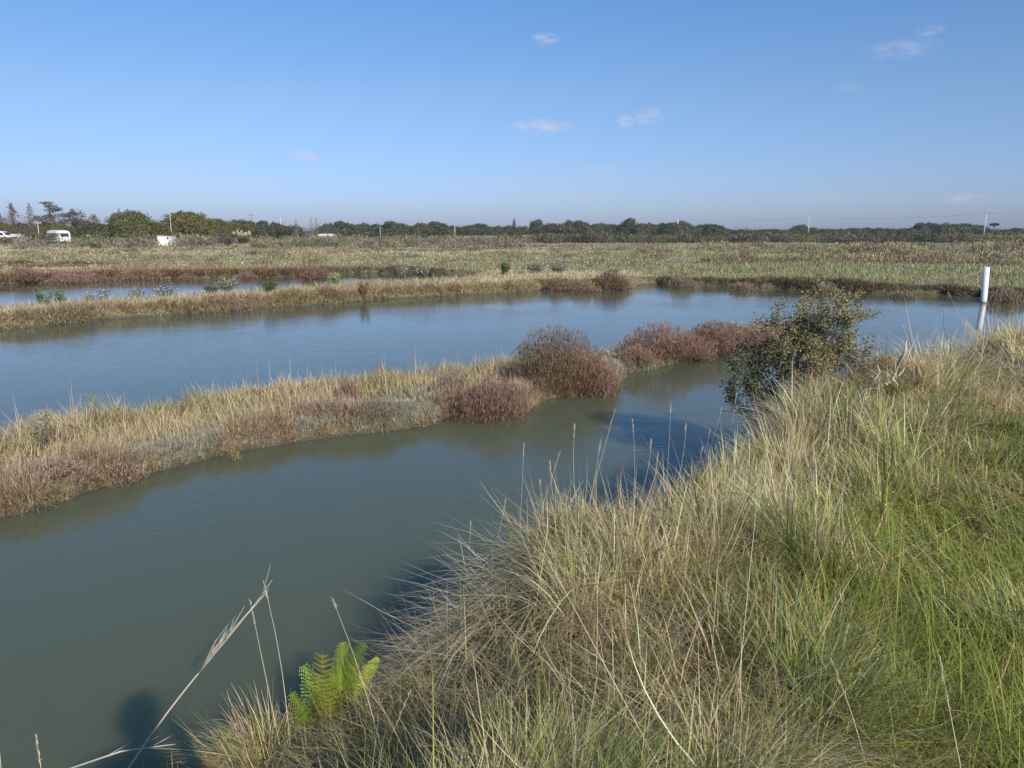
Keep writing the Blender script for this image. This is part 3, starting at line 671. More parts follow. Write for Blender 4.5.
proto('spruce', conifer(9, 4.2, (cm(.045, .065, .035), cm(.07, .09, .045)), 12, 220, .4, 1.0), trunk_parts(9, 1.5, .2))
def tree(kind, name, label, px, dist, top, width=None, group=None, rz=None, base=None):
    """a tree standing at pixel column px, at dist metres, its top at pixel row top"""
    x = (px - 512) / F * dist; y = dist; z = gz(x, y)
    topz = at_d(px, top, dist)[2]; hp = {'oak_a': 6, 'oak_b': 6, 'far_a': 6, 'far_b': 6, 'far_c': 6, 'far_d': 6, 'conifer_rust': 9, 'conifer_thin': 9, 'ragged': 9, 'poplar': 8, 'umbrella': 7.5, 'spruce': 9}[kind]
    s = max(topz - z, 1.5) / hp
    e = empty(name, (x, y, z), random.uniform(0, 6.28) if rz is None else rz)
    wp = {'oak_a': 8.5, 'oak_b': 9.5, 'far_a': 7, 'far_b': 8, 'far_c': 6.2, 'far_d': 9, 'conifer_rust': 4.2, 'conifer_thin': 3.2, 'ragged': 11, 'poplar': 1.9, 'umbrella': 6, 'spruce': 4.2}[kind]
    sx_ = s if width is None else (width / F * dist) / wp
    e.scale = (sx_, sx_, s); tag(e, label, 'tree', group)
    for nm, me in (('crown', TREE[kind][0]), ('trunk', TREE[kind][1])): link(nm, me, e)
random.seed(77)
tree('conifer_rust', 'conifer', 'rust brown pointed conifer at the far left of the treeline', 25, 175, 204, 20)
tree('conifer_thin', 'conifer', 'thin grey brown conifer beside the rusty one', 42, 178, 204, 15)
tree('ragged', 'pine_tree', 'tall ragged windswept pine with tiered branches above the white caravan', 76, 172, 201, 50, rz=0)
tree('conifer_thin', 'conifer', 'short ragged brown conifer right of the windswept pine', 92, 178, 211, 20)
for px, d_, tp_, w_, k_, lab in [(62, 190, 213, 26, 'conifer_rust', 'brown bushy tree just left of the windswept pine trunk'), (84, 176, 210, 30, 'conifer_rust', 'wide brown tree behind the windswept pine crown'), (104, 186, 215, 26, 'conifer_rust', 'rounded reddish grey tree right of the windswept pine'), (48, 196, 216, 20, 'conifer_rust', 'small brown tree behind the pole with a crossarm'), (12, 200, 214, 22, 'conifer_rust', 'brown tree left of the rusty conifer'),
                        (56, 185, 221, 22, 'far_a', 'brownish tree filling the gap below the two thin conifers'), (66, 168, 224, 30, 'oak_b', 'low rusty olive tree behind the white caravan'), (100, 182, 219, 24, 'far_c', 'grey brown tree directly right of the windswept pine'),
                        (34, 200, 222, 26, 'far_b', 'dark green tree between the rusty conifer and the thin one'), (3, 210, 221, 26, 'far_d', 'dark tree cut by the left edge of the view'), (86, 200, 218, 18, 'conifer_rust', 'rusty pointed tree half hidden by the windswept pine'), (126, 210, 224, 26, 'far_b', 'dull tree behind the left flank of the round oak')]:
    tree(k_, 'broadleaf_tree' if k_ != 'conifer_rust' else 'conifer', lab, px, d_, tp_, w_)
tree('oak_a', 'oak_tree', 'round dark green oak standing between the caravan and the white hut', 140, 150, 209.5, 35)
tree('oak_b', 'oak_tree', 'broad olive oak with autumn tints behind the white hut', 193, 150, 210.5, 41)
tree('oak_a', 'broadleaf_tree', 'low green tree joined to the right side of the broad oak', 222, 165, 218, 30)
tree('oak_a', 'broadleaf_tree', 'small olive tree behind the pampas grass', 247, 170, 219, 28)
tree('far_c', 'broadleaf_tree', 'small dark tree on the skyline between the two oaks', 164, 220, 219, 14)
tree('oak_b', 'broadleaf_tree', 'yellowish low tree at the left edge behind the vehicles', 12, 190, 222, 26)
tree('far_b', 'broadleaf_tree', 'grey green bush-like tree left of the round oak', 112, 165, 223, 34)
for ib, (px, tp_) in enumerate(((301, 219), (315.5, 217.5), (320.5, 217.5))):
    tree('poplar', 'poplar_tree', ['pale narrow columnar tree standing apart left of the close pair', 'left one of two close pale columnar trees above the thicket', 'right one of two close pale columnar trees above the thicket'][ib], px, 215, tp_, 5, 'pale columnar trees left of the far treeline')
tree('spruce', 'conifer', 'small dark conifer poking above the far treeline', 514, 330, 218.5, 9)
tree('umbrella', 'pine_tree', 'umbrella pine with a flat crown on a bare trunk beside the tall utility pole', 983.5, 300, 223, 11)
far_list = []
tops = [(268, 221), (282, 222), (296, 224), (330, 223), (345, 221.5), (352, 224), (366, 222), (381, 224), (393, 221.5), (404, 223), (418, 224), (424, 222.5), (437, 222), (448, 225), (458, 226), (470, 225), (481, 224), (495, 226), (507, 225), (521, 226),
        (537, 220), (549, 223), (560, 223), (567, 220), (578, 221), (590, 224), (600, 222), (611, 224), (627, 218.5), (638, 223), (647, 222), (657, 223), (668, 223), (679, 220.5), (690, 226), (697, 224), (708, 224.5), (719, 228), (731, 229), (744, 230),
        (757, 230), (769, 229), (783, 229), (794, 224.5), (806, 228), (820, 229), (833, 228.5), (847, 228), (860, 228), (874, 228), (885, 228.5), (897, 228), (911, 223), (923, 222.5), (936, 222), (946, 223.5), (957, 224), (967, 225), (979, 229), (992, 230),
        (1004, 228.5), (1017, 228), (1030, 229)]
for i, (px, tp_) in enumerate(tops):
    w = random.uniform(15, 24)
    tree(['far_a', 'far_b', 'far_c', 'far_d'][i % 4], 'broadleaf_tree', 'dark rounded tree in the long treeline on the horizon', px, random.uniform(285, 345) if px > 320 else random.uniform(215, 240), tp_ - .6, w, 'rounded trees of the horizon treeline')

# ------------------------------------------------------------------ utility poles and wires
M_WOODP = plain('weathered_wood', (.22, .19, .16), .85, .2, 12)
M_CONC = plain('pale_concrete', (.62, .60, .56), .8, .1, 8)
def add_part(name, parts, mat, parent): return link(name, np_mesh(name, parts[0], parts[1], mat), parent)
def boxp(cx, cy, cz, sx, sy, sz):
    V = np.array([(cx + a * sx / 2, cy + b * sy / 2, cz + c * sz / 2) for a in (-1, 1) for b in (-1, 1) for c in (-1, 1)])
    Q = np.array([(0, 1, 3, 2), (4, 6, 7, 5), (0, 4, 5, 1), (2, 3, 7, 6), (0, 2, 6, 4), (1, 5, 7, 3)]); return V, Q, np.ones((8, 3))
POLES = {}
def pole(px, dist, top, label, mat, r=.15, arm=True, twin=False, lean=0.0):
    x = (px - 512) / F * dist; z = gz(x, dist); h = at_d(px, top, dist)[2] - z
    e = empty('utility_pole', (x, dist, z)); e.rotation_euler = (0, lean, 0)
    tag(e, label, 'utility pole')
    if twin:
        for s in (-1, 1): add_part('post', tube([(s * 1.0, 0, -.3), (s * .12, 0, h)], [r, r * .7], 8), mat, e)
        add_part('brace', boxp(0, 0, h * .35, 1.7, .12, .14), mat, e)
    else: add_part('post', tube([(0, 0, -.3), (0, 0, h)], [r, r * .65], 8), mat, e)
    if arm: add_part('crossarm', boxp(0, -.12, h - .35, 1.6, .12, .12), mat, e)
    for s in ((-.65, 0, .65) if arm else (0,)): add_part('insulator', tube([(s, -.12, h - .3 if arm else h), (s, -.12, h + .0 if arm else h + .22)], [.05, .07], 6), M_CONC, e)
    POLES[px] = (x, dist, z + h)
pole(974, 243, 213.5, 'tall pale utility pole at the right, left of the umbrella pine', M_CONC, .16, False, lean=.02)
pole(802, 290, 217, 'slim grey utility pole above the dark treeline right of the reddish shrub spit', M_CONC, .15, True)
pole(674, 320, 220, 'pale A-shaped twin utility pole in the middle of the horizon', M_CONC, .17, False, True)
pole(552, 350, 222, 'short utility pole above the far trees left of the twin pole', M_CONC, .16, False)
pole(456, 280, 226, 'white utility pole standing in front of the middle treeline', M_CONC, .15, False)
pole(383, 300, 227, 'faint low utility pole against the dark trees', M_CONC, .13, False)
pole(286, 240, 217, 'thin pale utility pole left of the columnar trees', M_CONC, .13, False)
pole(258, 205, 213.5, 'dark utility pole rising right of the pampas grass', M_WOODP, .15, True)
pole(178.5, 146, 215.5, 'thin pole standing before the broad olive oak', M_CONC, .08, False)
pole(48.6, 160, 221.5, 'pole with a short crossarm beside the white caravan', M_CONC, .09, True)
M_WIRE = plain('cable', (.06, .06, .07), .5)
def wire(a, b, label, sag=1.2, r=.03, off=0):
    pts = []
    for i in range(17):
        t = i / 16; pts.append((a[0] + (b[0] - a[0]) * t, a[1] + (b[1] - a[1]) * t + off, a[2] + (b[2] - a[2]) * t - sag * 4 * t * (1 - t)))
    o = link('power_line', np_mesh('power_line', *tube(pts, [r] * 17, 4)[:2], M_WIRE)); tag(o, label, 'cable')
p974, p802, p674 = POLES[974], POLES[802], POLES[674]
wire(p802, p974, 'overhead cable between the slim grey pole and the tall right pole', 1.0, .02)
wire(p974, (230, 200, 9.4), 'overhead cable running out of view right of the tall pole', 1.0, .02)
wire(p674, p802, 'overhead cable between the twin pole and the slim grey pole', 1.0, .02)

# ------------------------------------------------------------------ buildings and vehicles in the distance
M_WHITE = plain('white_paint', (.80, .80, .80), .45, .05, 3)
M_OFF = plain('off_white_panel', (.66, .66, .64), .6, .1, 3)
M_DARK = plain('dark_glass', (.03, .035, .04), .15, .2)
M_GREYP = plain('grey_plastic_sheet', (.50, .54, .58), .4, .15, 3)
M_YEL = plain('orange_yellow_paint', (.75, .42, .06), .5, .1)
M_TYRE = plain('tyre_rubber', (.03, .03, .03), .8)
def extr(profile, y0, y1):
    """profile (x,z) outline extruded along y with quads and end fans"""
    n = len(profile); V = [(x, y0, z) for x, z in profile] + [(x, y1, z) for x, z in profile]; F_ = [(i, (i + 1) % n, n + (i + 1) % n, n + i) for i in range(n)]
    F_ += [tuple(range(n))[::-1], tuple(range(n, 2 * n))]; return V, F_
def poly_obj(name, V, F_, mat, parent, bev=0):
    me = bpy.data.meshes.new(name); me.from_pydata(V, [], F_); me.materials.append(mat); me.update(); o = link(name, me, parent)
    if bev: b_ = o.modifiers.new('b', 'BEVEL'); b_.width = bev; b_.segments = 2
    return o
def wheel(parent, x, y, r=.32):
    w = poly_obj('wheel', *extr([(x + math.cos(a) * r, r + math.sin(a) * r) for a in np.linspace(0, 2 * math.pi, 17)[:-1]], y - .1, y + .1), M_TYRE, parent)
    rim = poly_obj('rim', *extr([(x + math.cos(a) * r * .55, r + math.sin(a) * r * .55) for a in np.linspace(0, 2 * math.pi, 13)[:-1]], y - .115, y + .115), M_OFF, w)
    return w
def caravan():
    x, y, _ = at_d(59, 240, 145); z = gz(x, y); e = empty('caravan', (x, y, z), rad(-36))
    tag(e, 'white caravan with rounded roof and dark end window, by the left treeline', 'caravan')
    prof = [(-2.6, .45), (-2.7, 1.2), (-2.45, 2.0), (-2.0, 2.45), (-.5, 2.62), (1.0, 2.60), (2.1, 2.42), (2.55, 1.95), (2.7, 1.1), (2.6, .45)]
    poly_obj('body', *extr(prof, -1.1, 1.1), M_WHITE, e, .08)
    poly_obj('end_window', *extr([(2.62, 1.35), (2.50, 2.0), (2.58, 2.02), (2.70, 1.38)], -.75, .75), M_DARK, e)
    for xx in (-1.6, .2): poly_obj('side_window', *extr([(xx, 1.35), (xx, 1.95), (xx + .9, 1.95), (xx + .9, 1.35)], -1.12, -1.095), M_DARK, e)
    poly_obj('door', *extr([(1.35, .55), (1.35, 2.15), (1.95, 2.15), (1.95, .55)], -1.125, -1.095), M_OFF, e)
    for s in (-1, 1): wheel(e, -.2, s * 1.02)
    poly_obj('tow_bar', *extr([(2.6, .42), (3.7, .42), (3.7, .5), (2.6, .52)], -.06, .06), M_DARK, e)
caravan()
def hut():
    x, y, _ = at_d(167, 244, 122); z = gz(x, y); e = empty('hut', (x, y, z), rad(-4)); tag(e, 'small white box hut with a dark square hatch standing in the dry grass', 'hut'); e.scale = (.76, .7, 1)
    poly_obj('wall', *extr([(-1.55, 0), (-1.55, 1.57), (1.55, 1.47), (1.55, 0)], -1, 1), M_WHITE, e)
    poly_obj('roof', *extr([(-1.62, 1.573), (-1.62, 1.63), (1.62, 1.53), (1.62, 1.473)], -1.1, 1.1), M_OFF, e)
    poly_obj('hatch', *extr([(.62, 1.05), (.62, 1.40), (.98, 1.40), (.98, 1.05)], -1.03, -.99), M_DARK, e)
    for xx in (-.85, .2): poly_obj('panel_joint', *extr([(xx, .1), (xx, 1.45), (xx + .03, 1.45), (xx + .03, .1)], -1.012, -.995), M_OFF, e)
hut()
def van():
    x, y, _ = at_d(1, 240, 160); z = gz(x, y); e = empty('camper_van', (x, y, z + .1), rad(8)); tag(e, 'white van with an orange lower side, cut by the left edge of the view', 'van')
    poly_obj('body', *extr([(-2.4, .95), (-2.4, 1.9), (-2.1, 2.25), (.5, 2.3), (1.0, 2.1), (1.6, 1.45), (2.3, 1.25), (2.4, .95)], -.95, .95), M_WHITE, e, .06)
    poly_obj('lower_body', *extr([(-2.4, .4), (-2.4, .945), (2.4, .945), (2.4, .4)], -.96, .96), M_YEL, e, .04)
    poly_obj('windscreen', *extr([(1.08, 2.06), (1.16, 2.04), (1.64, 1.50), (1.56, 1.5)], -.8, .8), M_DARK, e)
    poly_obj('side_window', *extr([(-.1, 1.45), (-.1, 2.0), (.75, 2.0), (1.2, 1.45)], -.965, -.945), M_DARK, e)
    for xx in (-1.5, 1.4):
        for s in (-1, 1): wheel(e, xx, s * .88)
van()
def car():
    x, y, _ = at_d(18, 241, 148); z = gz(x, y); e = empty('parked_car', (x, y, z + .05), rad(10)); tag(e, 'pale silver car parked in the scrub below the rusty conifer', 'car')
    poly_obj('body', *extr([(-1.7, .3), (-1.75, .8), (-1.5, .95), (-1.1, 1.3), (-.6, 1.45), (.3, 1.42), (.9, 1.0), (1.6, .85), (1.75, .6), (1.7, .3)], -.8, .8), M_GREYP, e, .07)
    poly_obj('side_window', *extr([(-1.0, .98), (-.75, 1.28), (.2, 1.3), (.62, .98)], -.815, -.795), M_DARK, e)
    for xx in (-1.1, 1.1):
        for s in (-1, 1): wheel(e, xx, s * .74, .3)
car()
def long_roof(px0, px1, dist, topz, label, name='greenhouse', mat=None):
    x0, x1 = (px0 - 512) / F * dist, (px1 - 512) / F * dist; xm = (x0 + x1) / 2; w = (x1 - x0) / 2; z = gz(xm, dist)
    e = empty(name, (xm, dist, z)); tag(e, label, 'greenhouse' if name == 'greenhouse' else 'shed')
    h = topz - z
    poly_obj('wall', [(-w, -2.2, 0), (w, -2.2, 0), (w, 2.2, 0), (-w, 2.2, 0), (-w, -2.2, h * .7), (w, -2.2, h * .7), (w, 2.2, h * .7), (-w, 2.2, h * .7)], [(0, 1, 5, 4), (1, 2, 6, 5), (2, 3, 7, 6), (3, 0, 4, 7)], M_GREYP, e)
    V, F_ = [], []; pr = [(-2.4, h * .68), (-1.6, h * .88), (0, h), (1.6, h * .88), (2.4, h * .68), (0, h * .705)]
    V = [(-w - .1, a, b_) for a, b_ in pr] + [(w + .1, a, b_) for a, b_ in pr]; k = len(pr)
    F_ = [(i, (i + 1) % k, k + (i + 1) % k, k + i) for i in range(k)] + [tuple(range(k))[::-1], tuple(range(k, 2 * k))]
    poly_obj('roof', V, F_, mat or M_OFF, e)
    return e
long_roof(324, 337, 205, 2.3, 'short pale shed roof below the columnar trees', 'shed')
long_roof(459, 497, 200, 1.75, 'low dull greenhouse roof just showing above the scrub right of the white pole', 'greenhouse', plain('grey_sheet', (.30, .28, .23), .7))
long_roof(522, 586, 198, 1.95, 'long low beige greenhouse showing as a pale line below the far trees', 'greenhouse', plain('beige_sheet', (.42, .38, .30), .7))
long_roof(17, 29, 170, 2.3, 'flat white shed roof left of the caravan', 'shed', M_WHITE)

# ------------------------------------------------------------------ white marker post
def marker_post():
    x, y, _ = at(984, 303, 0); e = empty('marker_post', (x, y, -.4)); e.rotation_euler = (0, rad(-2.4), 0)
    tag(e, 'thick white plastic pipe post standing in the water at the right', 'post')
    h = at_d(985, 267, y)[2] + .4; M_PVC = plain('white_pvc', (.74, .74, .78), .4, .06, 5)
    r = .105; V = []; Q = []; S_ = 28
    for (rr, zz) in [(r, 0), (r, .35), (r, h), (r - .012, h), (r - .012, h - .3)]:
        for k in range(S_): V.append((rr * math.cos(6.2832 * k / S_), rr * math.sin(6.2832 * k / S_), zz))
    for i in range(4):
        for k in range(S_): Q.append((i * S_ + k, i * S_ + (k + 1) % S_, (i + 1) * S_ + (k + 1) % S_, (i + 1) * S_ + k))
    o = link('pipe', np_mesh('pipe', V, Q, M_PVC, smooth=False), e)
    o2 = link('water_stain', np_mesh('water_stain', *tube([(0, 0, .36), (0, 0, .47)], [r + .003, r + .003], 28)[:2], plain('algae', (.22, .24, .18), .8, .3, 30)), e)
marker_post()
def stake():
    x, y, _ = at(332, 275.5, .2); z = gz(x, y); e = empty('stake', (x, y, z)); tag(e, 'short white stake at the far shore of the blue channel', 'stake')
    add_part('rod', tube([(0, 0, -.1), (.02, 0, .55)], [.06, .06], 8), M_WHITE, e)
    add_part('cap', tube([(.02, 0, .55), (.022, 0, .6)], [.075, .07], 8), M_OFF, e)
stake()

# ------------------------------------------------------------------ salt bushes made of fine upright twigs
def twig_dome(rx, ry, h, n, colf, size=.13, seed=0, width=.006, lob=.18, low=.0):
    """a low ragged shrub: several merging humps of fine upright twigs with gaps"""
    g = np.random.default_rng(1000 + seed); K = 6 if rx > .45 else 4
    hx = g.uniform(-.55, .55, K); hy = g.uniform(-.5, .5, K); hx[0] = hy[0] = 0; hr = g.uniform(.45, .70, K); hr[0] = .80
    hh = g.uniform(.55, .95, K) * (1 - .35 * np.hypot(hx, hy)); hh[0] = 1
    wt = hr ** 2 * hh; wt[0] *= 2.2; hi = g.choice(K, n, p=wt / wt.sum())
    u = rng.normal(size=(n, 3)); u[:, 2] = np.abs(u[:, 2]) + low; u /= np.linalg.norm(u, axis=1, keepdims=True)
    lobn = 1 + .7 * lob * (fbm(u[:, 0] * 2.6 + seed * 3.1 + hi, u[:, 1] * 2.6 + u[:, 2] * 2, 400 + seed, 3, 1.8) - .5) * 2.4
    rr = (1 - .45 * rng.random(n) ** 1.6) * lobn
    p = np.stack([(hx[hi] + u[:, 0] * hr[hi] * rr) * rx, (hy[hi] + u[:, 1] * hr[hi] * rr) * ry, np.maximum(u[:, 2] * h * hh[hi] * rr - size * .4, .0)], 1)
    k = fbm(p[:, 0] / rx * 3 + seed, p[:, 1] / rx * 3 + p[:, 2] / rx * 3, 77 + seed, 3, 1.3) > .24 + .10 * rng.random(n)
    p, u = p[k], u[k]; n = len(p); tone = hi[k]
    az = np.arctan2(u[:, 1], u[:, 0]) + rng.normal(0, .8, n); phi = np.clip(np.arccos(np.clip(u[:, 2], 0, 1)) * .6 + rng.normal(0, .55, n), 0, 1.6)
    c = colf(u, n) * (.85 + .3 * g.random(K))[tone][:, None]
    ln = size * rng.uniform(.4, 1.3, n) * np.where(rng.random(n) < .03, 1.4, 1)
    return blades(p, az, phi, rng.normal(0, .35, n), ln, np.full(n, width) * rng.uniform(.6, 1.3, n), jitter(c * .9, .1), jitter(c, .16, .06), 3)
def stem_parts(rx, ry, h, k=14, r=.012):
    pr = []
    for i in range(k):
        a = 6.28 * i / k + random.random() * .4; q = random.uniform(.3, .8)
        pr.append(tube([(0.08 * math.cos(a), .08 * math.sin(a), -.05), (math.cos(a) * rx * q * .5, math.sin(a) * ry * q * .5, h * .35), (math.cos(a) * rx * q, math.sin(a) * ry * q, h * .72)], [r, r * .8, r * .35], 5, (.20, .15, .12)))
    return join(pr)
def cf(c_a, c_b, side=None, c_top=None):
    def f(u, n):
        c = mix(np.tile(c_a, (n, 1)), c_b[None, :], rng.random(n))
        if side is not None: c = mix(c, side[None, :], np.clip(u[:, 0] * .9 + .1, 0, 1) * rng.random(n))
        if c_top is not None: c = mix(c, c_top[None, :], np.clip(u[:, 2] - .3, 0, 1) * rng.random(n))
        return c
    return f
def bush(px, py, wpx, hpx, label, colf, z=.1, n=None, dens=1.0, name='salt_bush', group=None, cat='bush', depth=.75, size=None, back=0.5, seed=None, low=0.0, clear=False):
    """base centre at pixel (px, py) on the ground"""
    x, y, _ = at(px, py, z); d = math.hypot(x, y); s = d / (F * .96)
    rx = wpx * s / 2; h = hpx * s; ry = rx * depth; y += ry * back; zz = gz(x, y)
    if zz < 0: zz = 0
    sz = size or max(.035, min(.07, .05 * h + .025)) * max(1, d / 22); w = max(.004, .00085 * d)
    n = n or int(dens * 2.3 * (2 * rx * h + math.pi * rx * ry) / (sz * w))
    n = min(n, 30000)
    sd = random.randint(0, 90) if seed is None else seed
    e = empty(name, (x, y, max(zz, -.02) - .02)); tag(e, label, cat, group)
    V, Q, C = twig_dome(rx, ry, h * .95, n, colf, sz, sd, w, low=low); link('foliage', np_mesh('foliage', V, Q, M_LEAF, C), e)
    V, Q, C = stem_parts(rx, ry, h, 12 if d < 20 else 7, .010 if d < 20 else .02); link('stems', np_mesh('stems', V, Q, M_TWIG, C), e)
    return e
random.seed(12)
OLB, RBR, MAU = cm(.25, .20, .10), cm(.30, .185, .13), cm(.34, .22, .17)
bush(559, 393, 118, 62, 'large rounded russet bush with olive top, largest on the middle dyke', cf(OLB, RBR, cm(.34, .17, .13)), seed=4, dens=1.0)
bush(598, 391, 46, 42, 'pinkish bush hugging the right flank of the large russet bush', cf(RBR, MAU, cm(.36, .18, .15)), seed=8)
bush(495, 416, 86, 52, 'rounded mauve brown bush at the waterline left of the large russet bush', cf(MAU, RBR, cm(.38, .2, .17)), seed=15, dens=.9)
bush(455, 405, 60, 34, 'pale dusty bush at the crest just left of the mauve brown bush', cf(cm(.42, .35, .24), cm(.38, .3, .2)), seed=16, dens=.7)
bush(664, 361, 88, 34, 'low russet bush with two humps at the start of the reddish spit', cf(RBR, MAU, cm(.33, .17, .14)), seed=21)
bush(636, 367, 44, 20, 'small dull pink bush low at the start of the reddish spit', cf(MAU, cm(.36, .24, .17)), seed=22)
bush(722, 352, 88, 29, 'broad russet bush in the middle of the reddish spit', cf(RBR, MAU), seed=25)
bush(694, 358, 62, 25, 'small round russet bush between two larger bushes of the reddish spit', cf(RBR, MAU), seed=26)
bush(760, 347, 66, 25, 'russet bush at the tip of the reddish spit, beside the leafy shrub', cf(RBR, MAU), seed=27)
bush(348, 412, 24, 26, 'small crimson tinted bush on the slope of the middle dyke', cf(cm(.30, .16, .12), MAU, cm(.45, .13, .12)), seed=31, dens=.7)
bush(382, 386, 26, 18, 'small reddish bush on the crest of the middle dyke', cf(RBR, MAU), seed=33, dens=.7)
bush(375, 424, 50, 20, 'low silvery grey bush spilling to the waterline of the middle dyke', cf(cm(.34, .31, .25), cm(.3, .24, .19)), seed=34, dens=.7)
bush(178, 424, 9, 16, 'thin crimson sprig standing in the dyke grass', cf(cm(.42, .12, .10), cm(.36, .16, .1)), seed=35, dens=.8)
bush(34, 494, 100, 20, 'wide low pinkish purple bush in the left corner of the middle dyke', cf(cm(.44, .33, .25), cm(.38, .26, .19)), seed=36, dens=.5)
bush(110, 478, 60, 22, 'low rosy bush on the waterside slope left of the silver patch', cf(cm(.44, .32, .24), cm(.38, .27, .2)), seed=37, dens=.5)
bush(234, 452, 16, 11, 'small yellow green plant at the waterline of the middle dyke', cf(cm(.30, .30, .07), cm(.22, .24, .06)), seed=38, dens=.9)
# far dyke tip and shores
bush(612, 288, 46, 18, 'russet bush at the very tip of the far dyke', cf(cm(.27, .17, .10), RBR), seed=41)
bush(583, 290, 44, 13, 'low brown bush just left of the russet tip of the far dyke', cf(cm(.30, .2, .15), BROWN), seed=42)
bush(556, 289, 26, 15, 'reddish brown bush third from the tip of the far dyke', cf(RBR, cm(.3, .2, .15)), seed=43)
bush(312, 276, 34, 12, 'dark russet bush on the far shore of the blue channel beside the white stake', cf(cm(.22, .12, .09), cm(.28, .17, .13)), z=.2)
for ib, (px, py, w_, h_) in enumerate(((18, 281, 36, 12), (62, 281, 40, 9), (85, 279.5, 36, 8), (124, 278, 22, 9), (150, 277.5, 22, 12), (186, 278, 20, 7), (245, 276.5, 22, 8))):
    bush(px, py, w_, h_, nth(ib, 7) + ' of seven reddish bushes beyond the left blue channel', cf(cm(.30, .17, .13), cm(.34, .24, .18)), z=.15, group='reddish bushes beyond the blue channel')
bush(240, 307, 20, 15, 'brownish pink round bush on the face of the far dyke', cf(cm(.36, .25, .19), MAU), z=.15)
bush(325, 301, 28, 9, 'small reddish brown bush at the water on the far dyke', cf(cm(.32, .2, .15), MAU), z=.1)
for ib, px in enumerate((678, 742, 820, 905, 1012)):
    bush(px + random.uniform(-9, 9), 284.5 + .045 * max(px - 670, 0) + 1, random.uniform(12, 40), random.uniform(7, 15), nth(ib, 5) + ' of five dull brown bushes on the right far waterline', cf(cm(.28, .21, .14), cm(.36, .28, .19)), z=.1, group='brown bushes along the right far bank')
# shrubs standing on the far dyke crest
def leafy_plant(px, top, base, wpx, label, leafc, tipc=None, dist=None, z=.35, name='shrub', group=None, n=None):
    if dist is None: x, y, _ = at(px, base, z)
    else: x, y, _ = at_d(px, base, dist)
    d = math.hypot(x, y); s = d / (F * .97); zz = gz(x, y); h = max(at_d(px, top, y)[2] - zz, .2); w = wpx * s
    e = empty(name, (x, y, zz - .02)); tag(e, label, 'shrub', group)
    k = 7; pr = []; tips = []
    for i in range(k):
        a = 6.28 * i / k + random.random(); q = random.uniform(.1, .5) * w; hh = h * random.uniform(.7, 1.0)
        pr.append(tube([(0, 0, 0), (math.cos(a) * q * .4, math.sin(a) * q * .4, hh * .55), (math.cos(a) * q, math.sin(a) * q, hh)], [.012 * d / 20, .009 * d / 20, .004 * d / 20], 5, (.22, .2, .14))); tips.append((math.cos(a) * q, math.sin(a) * q, hh))
    V, Q, C = join(pr); link('stems', np_mesh('stems', V, Q, M_TWIG, C), e)
    tips = np.array(tips); m = n or 1500; i = rng.integers(0, k, m); t = rng.random(m) ** .6
    p = tips[i] * np.stack([t, t, t * .75 + .25], 1) + rng.normal(0, .09 * w + .01, (m, 3)) * np.array([1, 1, .8]); p[:, 2] = np.clip(p[:, 2], .02, h * 1.05)
    c = jitter(np.tile(leafc, (m, 1)), .2, .06)
    if tipc is not None: c = np.where(((p[:, 2] > h * .5) & (rng.random(m) < .26))[:, None], jitter(np.tile(tipc, (m, 1)), .1), c)
    V, Q, C = leaves(p, max(.0019 * d, .02) * rng.uniform(.6, 1.2, m), c, .2); link('foliage', np_mesh('foliage', V, Q, M_LEAF, C), e)
GG, WH = cm(.15, .155, .11), cm(.62, .60, .56)
for (px, top, base, w_, lab, lc, tc_) in [
    (43, 285, 298, 13, 'green leafy shrub, leftmost on the far dyke', cm(.14, .2, .07), None),
    (60, 288, 299, 10, 'small green shrub, second from the left on the far dyke', cm(.13, .19, .07), None),
    (88, 288, 300, 10, 'small grey shrub with white seed tufts, left one of a close pair', GG, WH),
    (101, 288, 299, 13, 'grey shrub with white seed tufts, right one of a close pair', GG, WH),
    (137, 284, 297, 17, 'wide grey green shrub with pale tufts on the far dyke', GG * 1.1, WH * .8),
    (164, 281, 296, 20, 'dark grey shrub speckled with white tufts on the far dyke', cm(.11, .12, .09), WH),
    (211, 284, 294, 12, 'small grey green shrub left of the tall pale one', GG, None),
    (228, 277, 293, 20, 'tallest pale grey green shrub with a cream top on the far dyke', GG * 1.3, cm(.62, .58, .42)),
    (270, 281, 294, 17, 'compact dark green shrub on the far dyke', cm(.11, .15, .07), None),
    (335, 272, 287, 12, 'yellow green shrub on the far dyke below the white stake', cm(.30, .34, .13), cm(.5, .5, .3)),
    (403, 265, 281, 11, 'cream flowering shrub left of the matching one by the marsh', GG, WH * .9),
    (422, 266, 281, 15, 'cream tufted shrub above the right end of the blue channel', GG * 1.2, cm(.58, .55, .42)),
    (364, 281, 292, 9, 'tiny grey brown shrub on the far dyke', BROWN * .8, None),
    (504, 262, 276, 10, 'dark green shrub in the middle of the pale marsh', cm(.12, .17, .06), None),
    (535, 262, 273, 22, 'cream tufted shrub, left one of two in the marsh above the dyke tip', GG * 1.3, cm(.62, .58, .45)),
    (559, 263, 273, 20, 'cream tufted shrub, right one of two in the marsh above the dyke tip', GG * 1.2, cm(.6, .56, .42))]:
    leafy_plant(px, top, base, w_, lab, lc, tc_)
leafy_plant(42, 408, 446, 22, 'dried pale thistle-like plant on the left of the middle dyke', cm(.30, .26, .14), cm(.55, .50, .40), z=.25)
leafy_plant(96, 385, 424, 22, 'fresh green leafy weed standing on the middle dyke crest', cm(.19, .27, .06), cm(.35, .33, .1), z=.25, n=160)
leafy_plant(44, 234, 243, 34, 'dark brown bramble mound hiding the lower left of the caravan', cm(.15, .13, .075), None, dist=132, n=1800)
leafy_plant(8, 238, 244, 34, 'brown bramble mound in front of the vehicles at the left edge', cm(.20, .16, .10), None, dist=134, n=1500)
